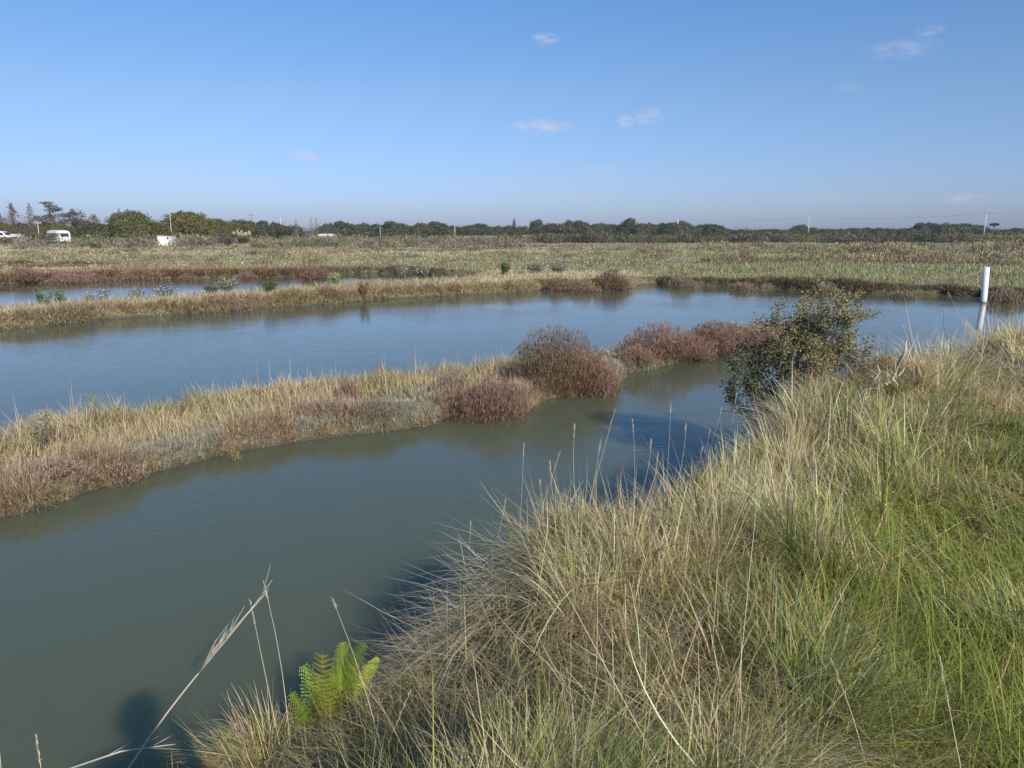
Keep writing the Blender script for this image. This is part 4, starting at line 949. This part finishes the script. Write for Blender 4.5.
leafy_plant(125, 234, 248, 15, 'round green bush at the edge of the fields, left of the white hut', cm(.10, .15, .05), None, dist=128)
leafy_plant(141, 238, 247, 9, 'smaller dark green bush beside the white hut', cm(.09, .13, .05), None, dist=128)
leafy_plant(227, 236, 247, 18, 'dark leafless thicket left of the pampas grass', cm(.16, .12, .11), None, dist=120)
leafy_plant(205, 240, 250, 14, 'purplish brown dry thicket right of the white hut', cm(.30, .23, .2), None, dist=118)
leafy_plant(367, 231, 240, 14, 'green bush in front of the middle treeline', cm(.13, .16, .06), None, dist=190)
leafy_plant(590, 232, 241, 14, 'dark green bush rising from the long scrub band', cm(.09, .12, .045), None, dist=152)
leafy_plant(1000, 236, 246, 60, 'olive yellow thicket at the right end of the scrub band', cm(.25, .22, .08), None, dist=140, n=900)
leafy_plant(800, 235, 243, 50, 'green hedge-like thicket below the slim grey pole', cm(.12, .16, .05), None, dist=146, n=900)

def pampas():
    x, y, _ = at_d(243, 242, 138); z = gz(x, y); e = empty('pampas_grass', (x, y, z)); tag(e, 'clump of pampas grass with creamy plumes before the dark trees', 'pampas grass')
    n = 900; c = jitter(np.tile(cm(.28, .28, .13), (n, 1)), .2); a = rng.uniform(0, 6.28, n)
    V, Q, C = blades(np.zeros((n, 3)) + rng.normal(0, .25, (n, 3)) * [1, 1, 0], a, rng.uniform(.1, .6, n), rng.uniform(.5, 1.4, n), rng.uniform(1.2, 2.0, n), np.full(n, .09), c, c, 4); link('leaf_clump', np_mesh('leaf_clump', V, Q, M_GRASS, C), e)
    for i in range(16):
        a = 6.28 * i / 16 + random.random(); q = random.uniform(.2, 1.6); h = random.uniform(1.7, 2.3) - .15 * q
        k = 60; s = rng.random(k); p = np.array([math.cos(a) * q, math.sin(a) * q * .7, h]) + np.stack([rng.normal(0, .11, k), rng.normal(0, .11, k), s * .6 - .2], 1)
        pp = leaves(p, np.full(k, .16), jitter(np.tile(cm(.72, .66, .50), (k, 1)), .08), .2); link('plume', np_mesh('plume', *pp[:2], M_LEAF, pp[2]), e)
pampas()

# ------------------------------------------------------------------ leafy shrub on the near bank
def bank_shrub():
    random.seed(3)
    x0, y0 = 2.95, 7.5; z0 = gz(x0, y0)
    e = empty('shrub', (x0, y0, z0)); tag(e, 'large half bare leafy shrub leaning over the water at the edge of the near bank', 'shrub')
    K = y0 / F * 1.02   # metres per pixel here
    def wp(px, py, dy=0): p = at_d(px, py, y0 + dy); return Vector((p[0] - x0, p[1] - y0, p[2] - z0))
    br = []; tips_up, tips_lo = [], []
    root = wp(806, 425, 0); root.z = -.05
    def limb(pts, r0, sides=6, col=(.20, .17, .14)):
        rr = [r0 * (1 - .8 * i / (len(pts) - 1)) for i in range(len(pts))]; br.append(tube(pts, rr, sides, col))
    def grow(p, d, L_, r, depth, tips):
        pts = [p]; q = p.copy(); dd = d.normalized()
        for i in range(3):
            dd = (dd + Vector((random.gauss(0, .2), random.gauss(0, .2), random.gauss(.04, .16)))).normalized(); q = q + dd * L_ / 3; pts.append(q.copy())
        br.append(tube(pts, [r, r * .8, r * .6, r * .4], 5, (.23, .20, .16) if random.random() < .7 else (.38, .34, .28)))
        if depth:
            for _ in range(3): b_ = pts[random.choice((1, 2, 3))]; grow(b_, dd + Vector((random.gauss(0, .75), random.gauss(0, .75), random.gauss(.1, .5))), L_ * .68, r * .55, depth - 1, tips)
        else: tips.append((pts[1].copy(), pts[3].copy()))
        return pts
    for (px, py, dy) in [(795, 320, .1), (820, 315, .3), (845, 325, .0), (790, 345, -.2), (850, 320, .2), (775, 312, .1), (832, 345, -.3), (810, 300, -.1)]:
        t_ = wp(px, py, dy); m = root.lerp(t_, .5) + Vector((random.gauss(0, .05), random.gauss(0, .05), .05)); limb([root, m, root.lerp(t_, .78)], .024)
        for _ in range(5): grow(root.lerp(t_, random.uniform(.5, .85)), (t_ - m) + Vector((random.gauss(0, .4), random.gauss(0, .4), random.gauss(.1, .3))), .30, .009, 2, tips_up)
    for (px, py, dy) in [(738, 372, 0), (760, 358, .2), (745, 395, -.1), (765, 385, .1), (728, 405, 0), (780, 370, -.2)]:
        t_ = wp(px, py, dy); limb([root, root.lerp(t_, .5) + Vector((0, 0, .04)), root.lerp(t_, .85)], .018)
        for _ in range(3): grow(root.lerp(t_, random.uniform(.55, .85)), (t_ - root) + Vector((0, random.gauss(0, .2), random.gauss(.2, .2))), .28, .008, 1, tips_lo)
    def inside(tips, c, ax, az_): return [(p, q) for p, q in tips if ((q.x - c.x) / ax) ** 2 + ((q.z - c.z) / az_) ** 2 < 1]
    tips_up = inside(tips_up, wp(815, 326), .66, .56); tips_lo = inside(tips_lo, wp(764, 380), .48, .42)
    V, Q, C = join(br); link('branches', np_mesh('branches', V, Q, M_TWIG, C), e)
    def fol(tips, per, size, ca, cb, sig):
        A = np.array([tuple(a) for a, b in tips]); B = np.array([tuple(b) for a, b in tips]); m = len(A) * per; i = np.repeat(np.arange(len(A)), per); t_ = rng.random(m)[:, None] * 1.15
        p = A[i] * (1 - t_) + B[i] * t_ + rng.normal(0, sig, (m, 3)); tone = rng.random(len(A))[i]
        return leaves(p, size * rng.uniform(.6, 1.25, m), jitter(mix(np.tile(ca, (m, 1)), cb[None, :], tone * .7 + .3 * rng.random(m)), .18, .06), .3, None, .55)
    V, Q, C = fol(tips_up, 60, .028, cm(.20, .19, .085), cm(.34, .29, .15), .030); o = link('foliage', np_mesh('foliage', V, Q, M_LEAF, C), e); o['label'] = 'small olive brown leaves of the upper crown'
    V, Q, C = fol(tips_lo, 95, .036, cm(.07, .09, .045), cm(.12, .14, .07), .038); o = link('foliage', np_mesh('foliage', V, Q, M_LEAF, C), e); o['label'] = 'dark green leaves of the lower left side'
    dead = []
    for k in range(44):
        s = root + Vector((random.uniform(-.5, .3), random.uniform(-.3, .2), random.uniform(.1, .45))); a = random.uniform(1.4, 4.4); L_ = random.uniform(.25, .65)
        pts = [s]; q = s.copy(); dd = Vector((math.cos(a), math.sin(a) * .5, random.uniform(.1, .7))).normalized()
        for i in range(4): dd = (dd + Vector((random.gauss(0, .15), random.gauss(0, .15), -.16))).normalized(); q = q + dd * L_ / 4; pts.append(q.copy())
        dead.append(tube(pts, [.007, .006, .005, .004, .002], 5, (.52, .48, .42)))
    V, Q, C = join(dead); link('dead_twigs', np_mesh('dead_twigs', V, Q, M_TWIG, C), e)
bank_shrub()
def dead_branch():
    y0 = 6.2; x0 = (876 - 512) / F * y0; z0 = gz(x0, y0); e = empty('dead_branch', (x0, y0, z0)); tag(e, 'bare forked grey branch sticking up from the grass right of the leafy shrub', 'branch')
    def wp(px, py, dy=0): p = at_d(px, py, y0 + dy); return (p[0] - x0, p[1] - y0, p[2] - z0)
    col = (.48, .42, .36)
    V, Q, C = join([tube([wp(872, 400), wp(878, 388), wp(893, 381), wp(899, 362, .05), wp(905, 352), wp(906, 341)], [.022, .018, .016, .012, .013, .008], 7, col), tube([wp(893, 381), wp(902, 372), wp(908, 362)], [.011, .009, .006], 6, col)])
    link('main_limb', np_mesh('main_limb', V, Q, M_TWIG, C), e)
    V, Q, C = join([tube([wp(878, 389), wp(874, 380), wp(880, 372), wp(877, 365)], [.012, .010, .007, .004], 6, col), tube([wp(878, 389), wp(868, 388), wp(862, 392)], [.010, .008, .004], 6, col)])
    link('side_limb', np_mesh('side_limb', V, Q, M_TWIG, C), e)
dead_branch()

# ------------------------------------------------------------------ fern
def fern():
    x0, y0 = -.93, 3.28; z0 = gz(x0, y0)
    e = empty('fern', (x0, y0, z0)); tag(e, 'bright yellow green fern growing from the shaded foot of the near bank', 'fern')
    fr = [((303, 664), (330, 738)), ((291, 692), (324, 746)), ((322, 652), (334, 732)), ((343, 641), (337, 700)), ((366, 642), (344, 696)), ((378, 657), (350, 704)), ((306, 716), (328, 752)), ((334, 668), (330, 735)), ((356, 662), (342, 720)), ((316, 690), (336, 742)), ((296, 712), (326, 748)), ((350, 690), (338, 738))]
    for i, (tp_, bs) in enumerate(fr):
        d = 3.22 + random.uniform(-.22, .12)
        a = Vector(at_d(bs[0], bs[1], 3.2)) - Vector((x0, y0, z0)); b_ = Vector(at_d(tp_[0], tp_[1], d)) - Vector((x0, y0, z0)); L_ = (b_ - a).length
        d0 = (b_ - a).normalized(); side = d0.cross(Vector((0, -.5, 1))).normalized() if abs(d0.z) < .95 else Vector((1, 0, 0)); side = d0.cross(Vector((random.uniform(-.7, .9), -1, random.uniform(-.2, .9)))).normalized(); nrm = side.cross(d0).normalized()
        V, Q, C = [], [], []; col = np.array((.30, .40, .05)) * random.uniform(.55, 1.15) * np.array((random.uniform(.85, 1.3), 1, 1)); pr = [tube([a, a.lerp(b_, .5) + nrm * L_ * .08, b_], [.0028, .002, .0008], 5, (.25, .3, .07))]
        np_ = 17
        for k in range(np_):
            t_ = .22 + .78 * k / np_; c = a.lerp(b_, t_) + nrm * L_ * .08 * (1 - (2 * t_ - 1) ** 2); ln = L_ * .21 * math.sin(math.pi * min(1, (1 - t_) * .62 + .06)) + .006
            for s in (-1, 1):
                dd = (side * s + d0 * .45 + nrm * random.uniform(-.15, .1)).normalized(); ww = (d0 - dd * d0.dot(dd)).normalized()
                ln *= random.uniform(.75, 1.15); m = max(3, int(ln / .008))
                for q in range(m):
                    u_ = q / m; cc = c + dd * ln * u_ - nrm * .12 * ln * u_ * u_; l2 = .0115 * (1 - u_ * .8) + .002; w2 = .0042
                    for s2 in (-1, 1):
                        tip = cc + ww * s2 * l2 + dd * l2 * .35; o = len(V)
                        V += [cc - dd * w2 * .5, cc + ww * s2 * l2 * .5 - dd * w2 * .3, tip, cc + dd * w2]; Q.append((o, o + 1, o + 2, o + 3)); C += [col * random.uniform(.9, 1.1)] * 4
        pr.append((np.array([tuple(v) for v in V]), np.array(Q), np.array(C))); V, Q, C = join(pr); link('frond', np_mesh('frond', V, Q, M_LEAF, C), e)
fern()

# ------------------------------------------------------------------ dead stalk leaning over the water
def dead_stalk():
    a = Vector(at_d(118, 785, 2.75)); b_ = Vector(at_d(268, 580, 3.05)); e = empty('dead_stalk', tuple(a)); tag(e, 'bleached dead stalk with feathery branching top leaning over the green water', 'stalk')
    O = a.copy(); a = a - O; b_ = b_ - O; col = (.52, .46, .39)
    m = a.lerp(b_, .62); bend = Vector((.02, 0, .02))
    def q(t_): return a.lerp(b_, t_) + bend * math.sin(t_ * math.pi) + Vector((-.02 * math.sin(t_ * 5), 0, 0))
    V, Q, C = tube([q(t_) for t_ in np.linspace(0, 1, 10)], list(np.linspace(.0052, .0010, 10)), 7, col); link('stem', np_mesh('stem', V, Q, M_TWIG, C), e)
    for k in range(15):
        t_ = random.uniform(.48, .92); s = q(t_); L_ = (b_ - a).length * random.uniform(.10, .24) * (1.25 - t_ * .6)
        dd = (b_ - a).normalized() + Vector((random.gauss(-.05, .2), random.gauss(0, .2), random.gauss(.04, .2))); dd.normalize(); pts = [s, s + dd * L_ * .5, s + (dd + Vector((random.gauss(.04, .06), 0, random.gauss(0, .06)))) * L_]
        V, Q, C = tube(pts, [.0021, .0015, .0007], 5, tuple(np.array(col) * random.uniform(.7, 1.15))); link('twig', np_mesh('twig', V, Q, M_TWIG, C), e)
random.seed(21)
dead_stalk()
def fallen_stalk():
    a = Vector(at(66, 770, .1)); b_ = Vector(at(176, 744, .18)); e = empty('dead_stalk', tuple(a)); tag(e, 'short bleached stalk lying low across the shaded water at the bottom left', 'stalk')
    V, Q, C = tube([Vector((0, 0, 0)), (b_ - a) * .5 + Vector((0, 0, .03)), b_ - a], [.005, .004, .0015], 6, (.58, .53, .47)); link('stem', np_mesh('stem', V, Q, M_TWIG, C), e)
    d_ = (b_ - a)
    for t_ in (.35, .6, .8): V, Q, C = tube([d_ * t_ + Vector((0, 0, .02)), d_ * (t_ + .18) + Vector((.02, .03, .05))], [.0022, .0008], 5, (.55, .5, .44)); link('twig', np_mesh('twig', V, Q, M_TWIG, C), e)
fallen_stalk()

# ------------------------------------------------------------------ tall single stems with seed heads
def seed_stem(bx, by, px, py, dist, label, group=None, head=.10, thick=.0016, col=(.60, .50, .34), bow=.0, name='grass_stem', branchy=True):
    z0 = gz(bx, by); O = Vector((bx, by, z0)); b_ = Vector(at_d(px, py, dist)) - O; L_ = b_.length
    e = empty(name, tuple(O)); tag(e, label, 'grass stem', group)
    side = Vector((1, 0, 0)) * bow * L_
    q = lambda t_: b_ * t_ + side * math.sin(t_ * math.pi * .9) + Vector((0, 0, abs(bow) * L_ * math.sin(t_ * math.pi) * .7))
    V, Q, C = tube([q(t_) for t_ in np.linspace(0, 1, 9)], list(np.linspace(thick, thick * .4, 9)), 5, col); link('stalk', np_mesh('stalk', V, Q, M_TWIG, C), e)
    k = 30; head = head * random.uniform(.6, 1.5); t_ = 1 - rng.random(k) * head / L_; P_ = np.array([tuple(q(x)) for x in t_]) + rng.normal(0, .0016, (k, 3)); dd = (q(1) - q(.9)).normalized()
    az = np.full(k, math.atan2(dd.y, dd.x)) + rng.normal(0, .5, k); phi = np.full(k, math.acos(max(-1, min(1, dd.z)))) + rng.normal(0, .3, k)
    c = jitter(np.tile(cm(*col) * 1.05, (k, 1)), .15); V, Q, C = blades(P_, az, phi, np.zeros(k), np.full(k, .016), np.full(k, .0022), c, c, 3); link('seed_head', np_mesh('seed_head', V, Q, M_GRASS, C), e)
random.seed(8)
singles = [(.02, 4.1, 524, 444, 4.3, 'single tall dry stem rising alone over the open water', 0), (.35, 4.0, 615, 410, 4.2, 'tallest stem with a pale feathery head in the centre group', 0),
           (1.0, 4.5, 671, 404, 4.7, 'very straight thin stem right of the pale feathery head', 0), (-.05, 3.9, 560, 452, 4.1, 'short straight stem between the lone stem and the centre group', 0),
           (.3, 3.9, 551, 462, 4.1, 'leaning stem just left of the centre group', -.03), (.45, 4.1, 577, 425, 4.4, 'thin curved stem crossing the centre group', -.05)]
for bx, by, px, py, dd_, lab, bow in singles: seed_stem(bx, by, px, py, dd_, lab, bow=bow)
for ib, (bx, by, px, py, dd_, bow) in enumerate(sorted([(.7, 4.3, 630, 420, 4.5, .05), (.9, 4.4, 683, 424, 4.8, .07), (.6, 4.2, 648, 440, 4.6, .08), (.4, 4.1, 601, 440, 4.3, .0), (1.2, 5.0, 709, 430, 5.1, .03), (1.0, 4.7, 700, 447, 5.0, .07), (.8, 4.4, 657, 452, 4.6, .03),
                               (.2, 3.9, 540, 480, 4.2, .0), (-.3, 3.7, 470, 520, 4.3, .02), (-.35, 3.8, 478, 555, 4.2, -.02), (-.2, 3.8, 506, 500, 4.2, .0), (1.5, 5.4, 735, 392, 5.6, .04), (1.3, 5.2, 722, 408, 5.5, .0)], key=lambda t_: t_[2])):
    seed_stem(bx, by, px, py, dd_, nth(ib, 13) + ' of the thirteen thin seed stems over the bank edge', 'thin seed stems along the bank edge', bow=bow)
for ib, (bx, by, px, py, dd_, bow) in enumerate(sorted([(5.0, 7.6, 948, 292, 8.5, .0), (5.4, 7.8, 985, 300, 8.6, .03), (4.6, 7.4, 902, 325, 8.2, .02), (5.9, 8.0, 1012, 310, 8.8, .02), (5.2, 7.9, 965, 318, 8.8, -.03)], key=lambda t_: t_[2])):
    seed_stem(bx, by, px, py, dd_, nth(ib, 5) + ' of five wispy stems above the pale grass ridge at the right', 'wispy stems on the right ridge', bow=bow, thick=.0025)
for (bx, by, px, py, dd_, lab, bow) in [(-.45, 2.4, 331, 598, 3.1, 'long arched dry stem bending left over the water above the fern', .02), (-1.05, 2.95, 250, 600, 3.3, 'thin upright stem in the tuft left of the fern', .0),
                                        (-1.0, 2.9, 262, 582, 3.3, 'curved taller stem in the tuft left of the fern', .03), (-.55, 2.5, 411, 690, 2.6, 'broad buff stem standing in the shaded grass right of the fern', 0),
                                        (-1.9, 2.35, -3, 690, 2.7, 'stem leaning in from the bottom left corner', -.02), (-1.7, 2.3, 36, 735, 2.6, 'short faint stem near the bottom left corner', 0),
                                        (.55, 1.7, 548, 560, 2.2, 'reddish stem rising in the middle foreground', .0), (.5, 1.5, 760, 470, 3.2, 'long bleached stem slanting across the bank', .0),
                                        (1.3, 1.7, 940, 660, 1.95, 'slim pale stem standing in the bright green corner', .0), (1.1, 1.9, 830, 660, 2.1, 'pale bent stem in the lower right grass', .03)]:
    seed_stem(bx, by, px, py, dd_, lab, bow=bow, thick=.0022)

# ------------------------------------------------------------------ the person taking the picture, standing on the bank
def person():
    g = gz(0.05, -.34)
    J = {'pel': (.0, -.36, .96), 'wst': (0, -.36, 1.12), 'chs': (0, -.34, 1.34), 'nek': (0, -.32, 1.50), 'hd0': (0, -.30, 1.58), 'hd1': (0, -.28, 1.68), 'hd2': (0, -.31, 1.75),
         'shl': (-.18, -.33, 1.44), 'ell': (-.27, -.20, 1.22), 'wrl': (-.10, -.10, 1.44), 'hal': (-.06, -.075, 1.50),
         'shr': (.18, -.33, 1.44), 'elr': (.27, -.20, 1.22), 'wrr': (.10, -.10, 1.44), 'har': (.06, -.075, 1.50),
         'hil': (-.10, -.36, .90), 'knl': (-.13, -.33, .50), 'anl': (-.14, -.38, .09), 'tol': (-.16, -.22, .035),
         'hir': (.10, -.36, .90), 'knr': (.13, -.36, .50), 'anr': (.15, -.42, .09), 'tor': (.18, -.26, .035)}
    Rr = {'pel': .15, 'wst': .135, 'chs': .16, 'nek': .06, 'hd0': .075, 'hd1': .095, 'hd2': .075, 'shl': .07, 'ell': .05, 'wrl': .03, 'hal': .04, 'shr': .07, 'elr': .05, 'wrr': .03, 'har': .04,
          'hil': .10, 'knl': .065, 'anl': .045, 'tol': .038, 'hir': .10, 'knr': .065, 'anr': .045, 'tor': .038}
    E = [('pel', 'wst'), ('wst', 'chs'), ('chs', 'nek'), ('nek', 'hd0'), ('hd0', 'hd1'), ('hd1', 'hd2'), ('chs', 'shl'), ('shl', 'ell'), ('ell', 'wrl'), ('wrl', 'hal'), ('chs', 'shr'), ('shr', 'elr'), ('elr', 'wrr'), ('wrr', 'har'),
         ('pel', 'hil'), ('hil', 'knl'), ('knl', 'anl'), ('anl', 'tol'), ('pel', 'hir'), ('hir', 'knr'), ('knr', 'anr'), ('anr', 'tor')]
    for sd, sg in (('l', -1), ('r', 1)):          # five fingers a hand, curled towards the camera body
        hx, hy, hz = J['ha' + sd]
        for k in range(4):
            a_, b_ = 'f%s%da' % (sd, k), 'f%s%db' % (sd, k)
            J[a_] = (hx - sg * .02, hy + .0, hz + .045 - k * .02); J[b_] = (hx - sg * .045, hy - .012, hz + .05 - k * .022); Rr[a_] = .0095; Rr[b_] = .008; E += [('ha' + sd, a_), (a_, b_)]
        J['t' + sd] = (hx - sg * .02, hy - .03, hz - .045); Rr['t' + sd] = .011; E.append(('ha' + sd, 't' + sd))
    names = list(J); idx = {n_: i for i, n_ in enumerate(names)}
    me = bpy.data.meshes.new('body'); me.from_pydata([J[n_] for n_ in names], [(idx[a], idx[b]) for a, b in E], [])
    mj = plain('blue_jacket', (.08, .11, .17), .8); mtr = plain('dark_trousers', (.05, .05, .055), .85); msk = plain('skin', (.50, .33, .25), .55, .05); mhr = plain('brown_hair', (.06, .04, .03), .7)
    e = empty('person', (0.05, 0, g)); tag(e, 'person in a blue jacket standing on the grass whose shadow falls on the green water', 'person')
    o = link('body', me, e); sk = o.modifiers.new('skin', 'SKIN'); sk.use_smooth_shade = True
    for n_, i in idx.items():
        v = me.skin_vertices[0].data[i]; v.radius = (Rr[n_], Rr[n_] * (.75 if n_ in ('pel', 'wst', 'chs') else 1)); v.use_root = (n_ == 'pel')
    ss = o.modifiers.new('sub', 'SUBSURF'); ss.levels = 1; ss.render_levels = 1
    bpy.context.view_layer.update()
    m2 = bpy.data.meshes.new_from_object(o.evaluated_get(bpy.context.evaluated_depsgraph_get())); o.modifiers.clear(); o.data = m2
    m2.materials.clear()
    for q in (mj, mtr, msk): m2.materials.append(q)
    for p in m2.polygons:
        c = p.center; hand = c.y > -.115 and c.z > 1.40 and abs(c.x) < .13
        p.material_index = 2 if (c.z > 1.54 or hand) else (1 if c.z < .95 else 0)
    pts = rng.normal(size=(2600, 3)); pts /= np.linalg.norm(pts, axis=1, keepdims=True); k = (pts[:, 2] > .0) | (pts[:, 1] < -.2); pts = pts[k]
    p_ = np.array([0, -.31, 1.70]) + pts * np.array([.098, .105, .115]); V, Q, C = leaves(p_, .035, np.tile((.07, .05, .035), (len(p_), 1)), 0, pts); link('hair', np_mesh('hair', V, Q, M_TWIG, C), e)
person()
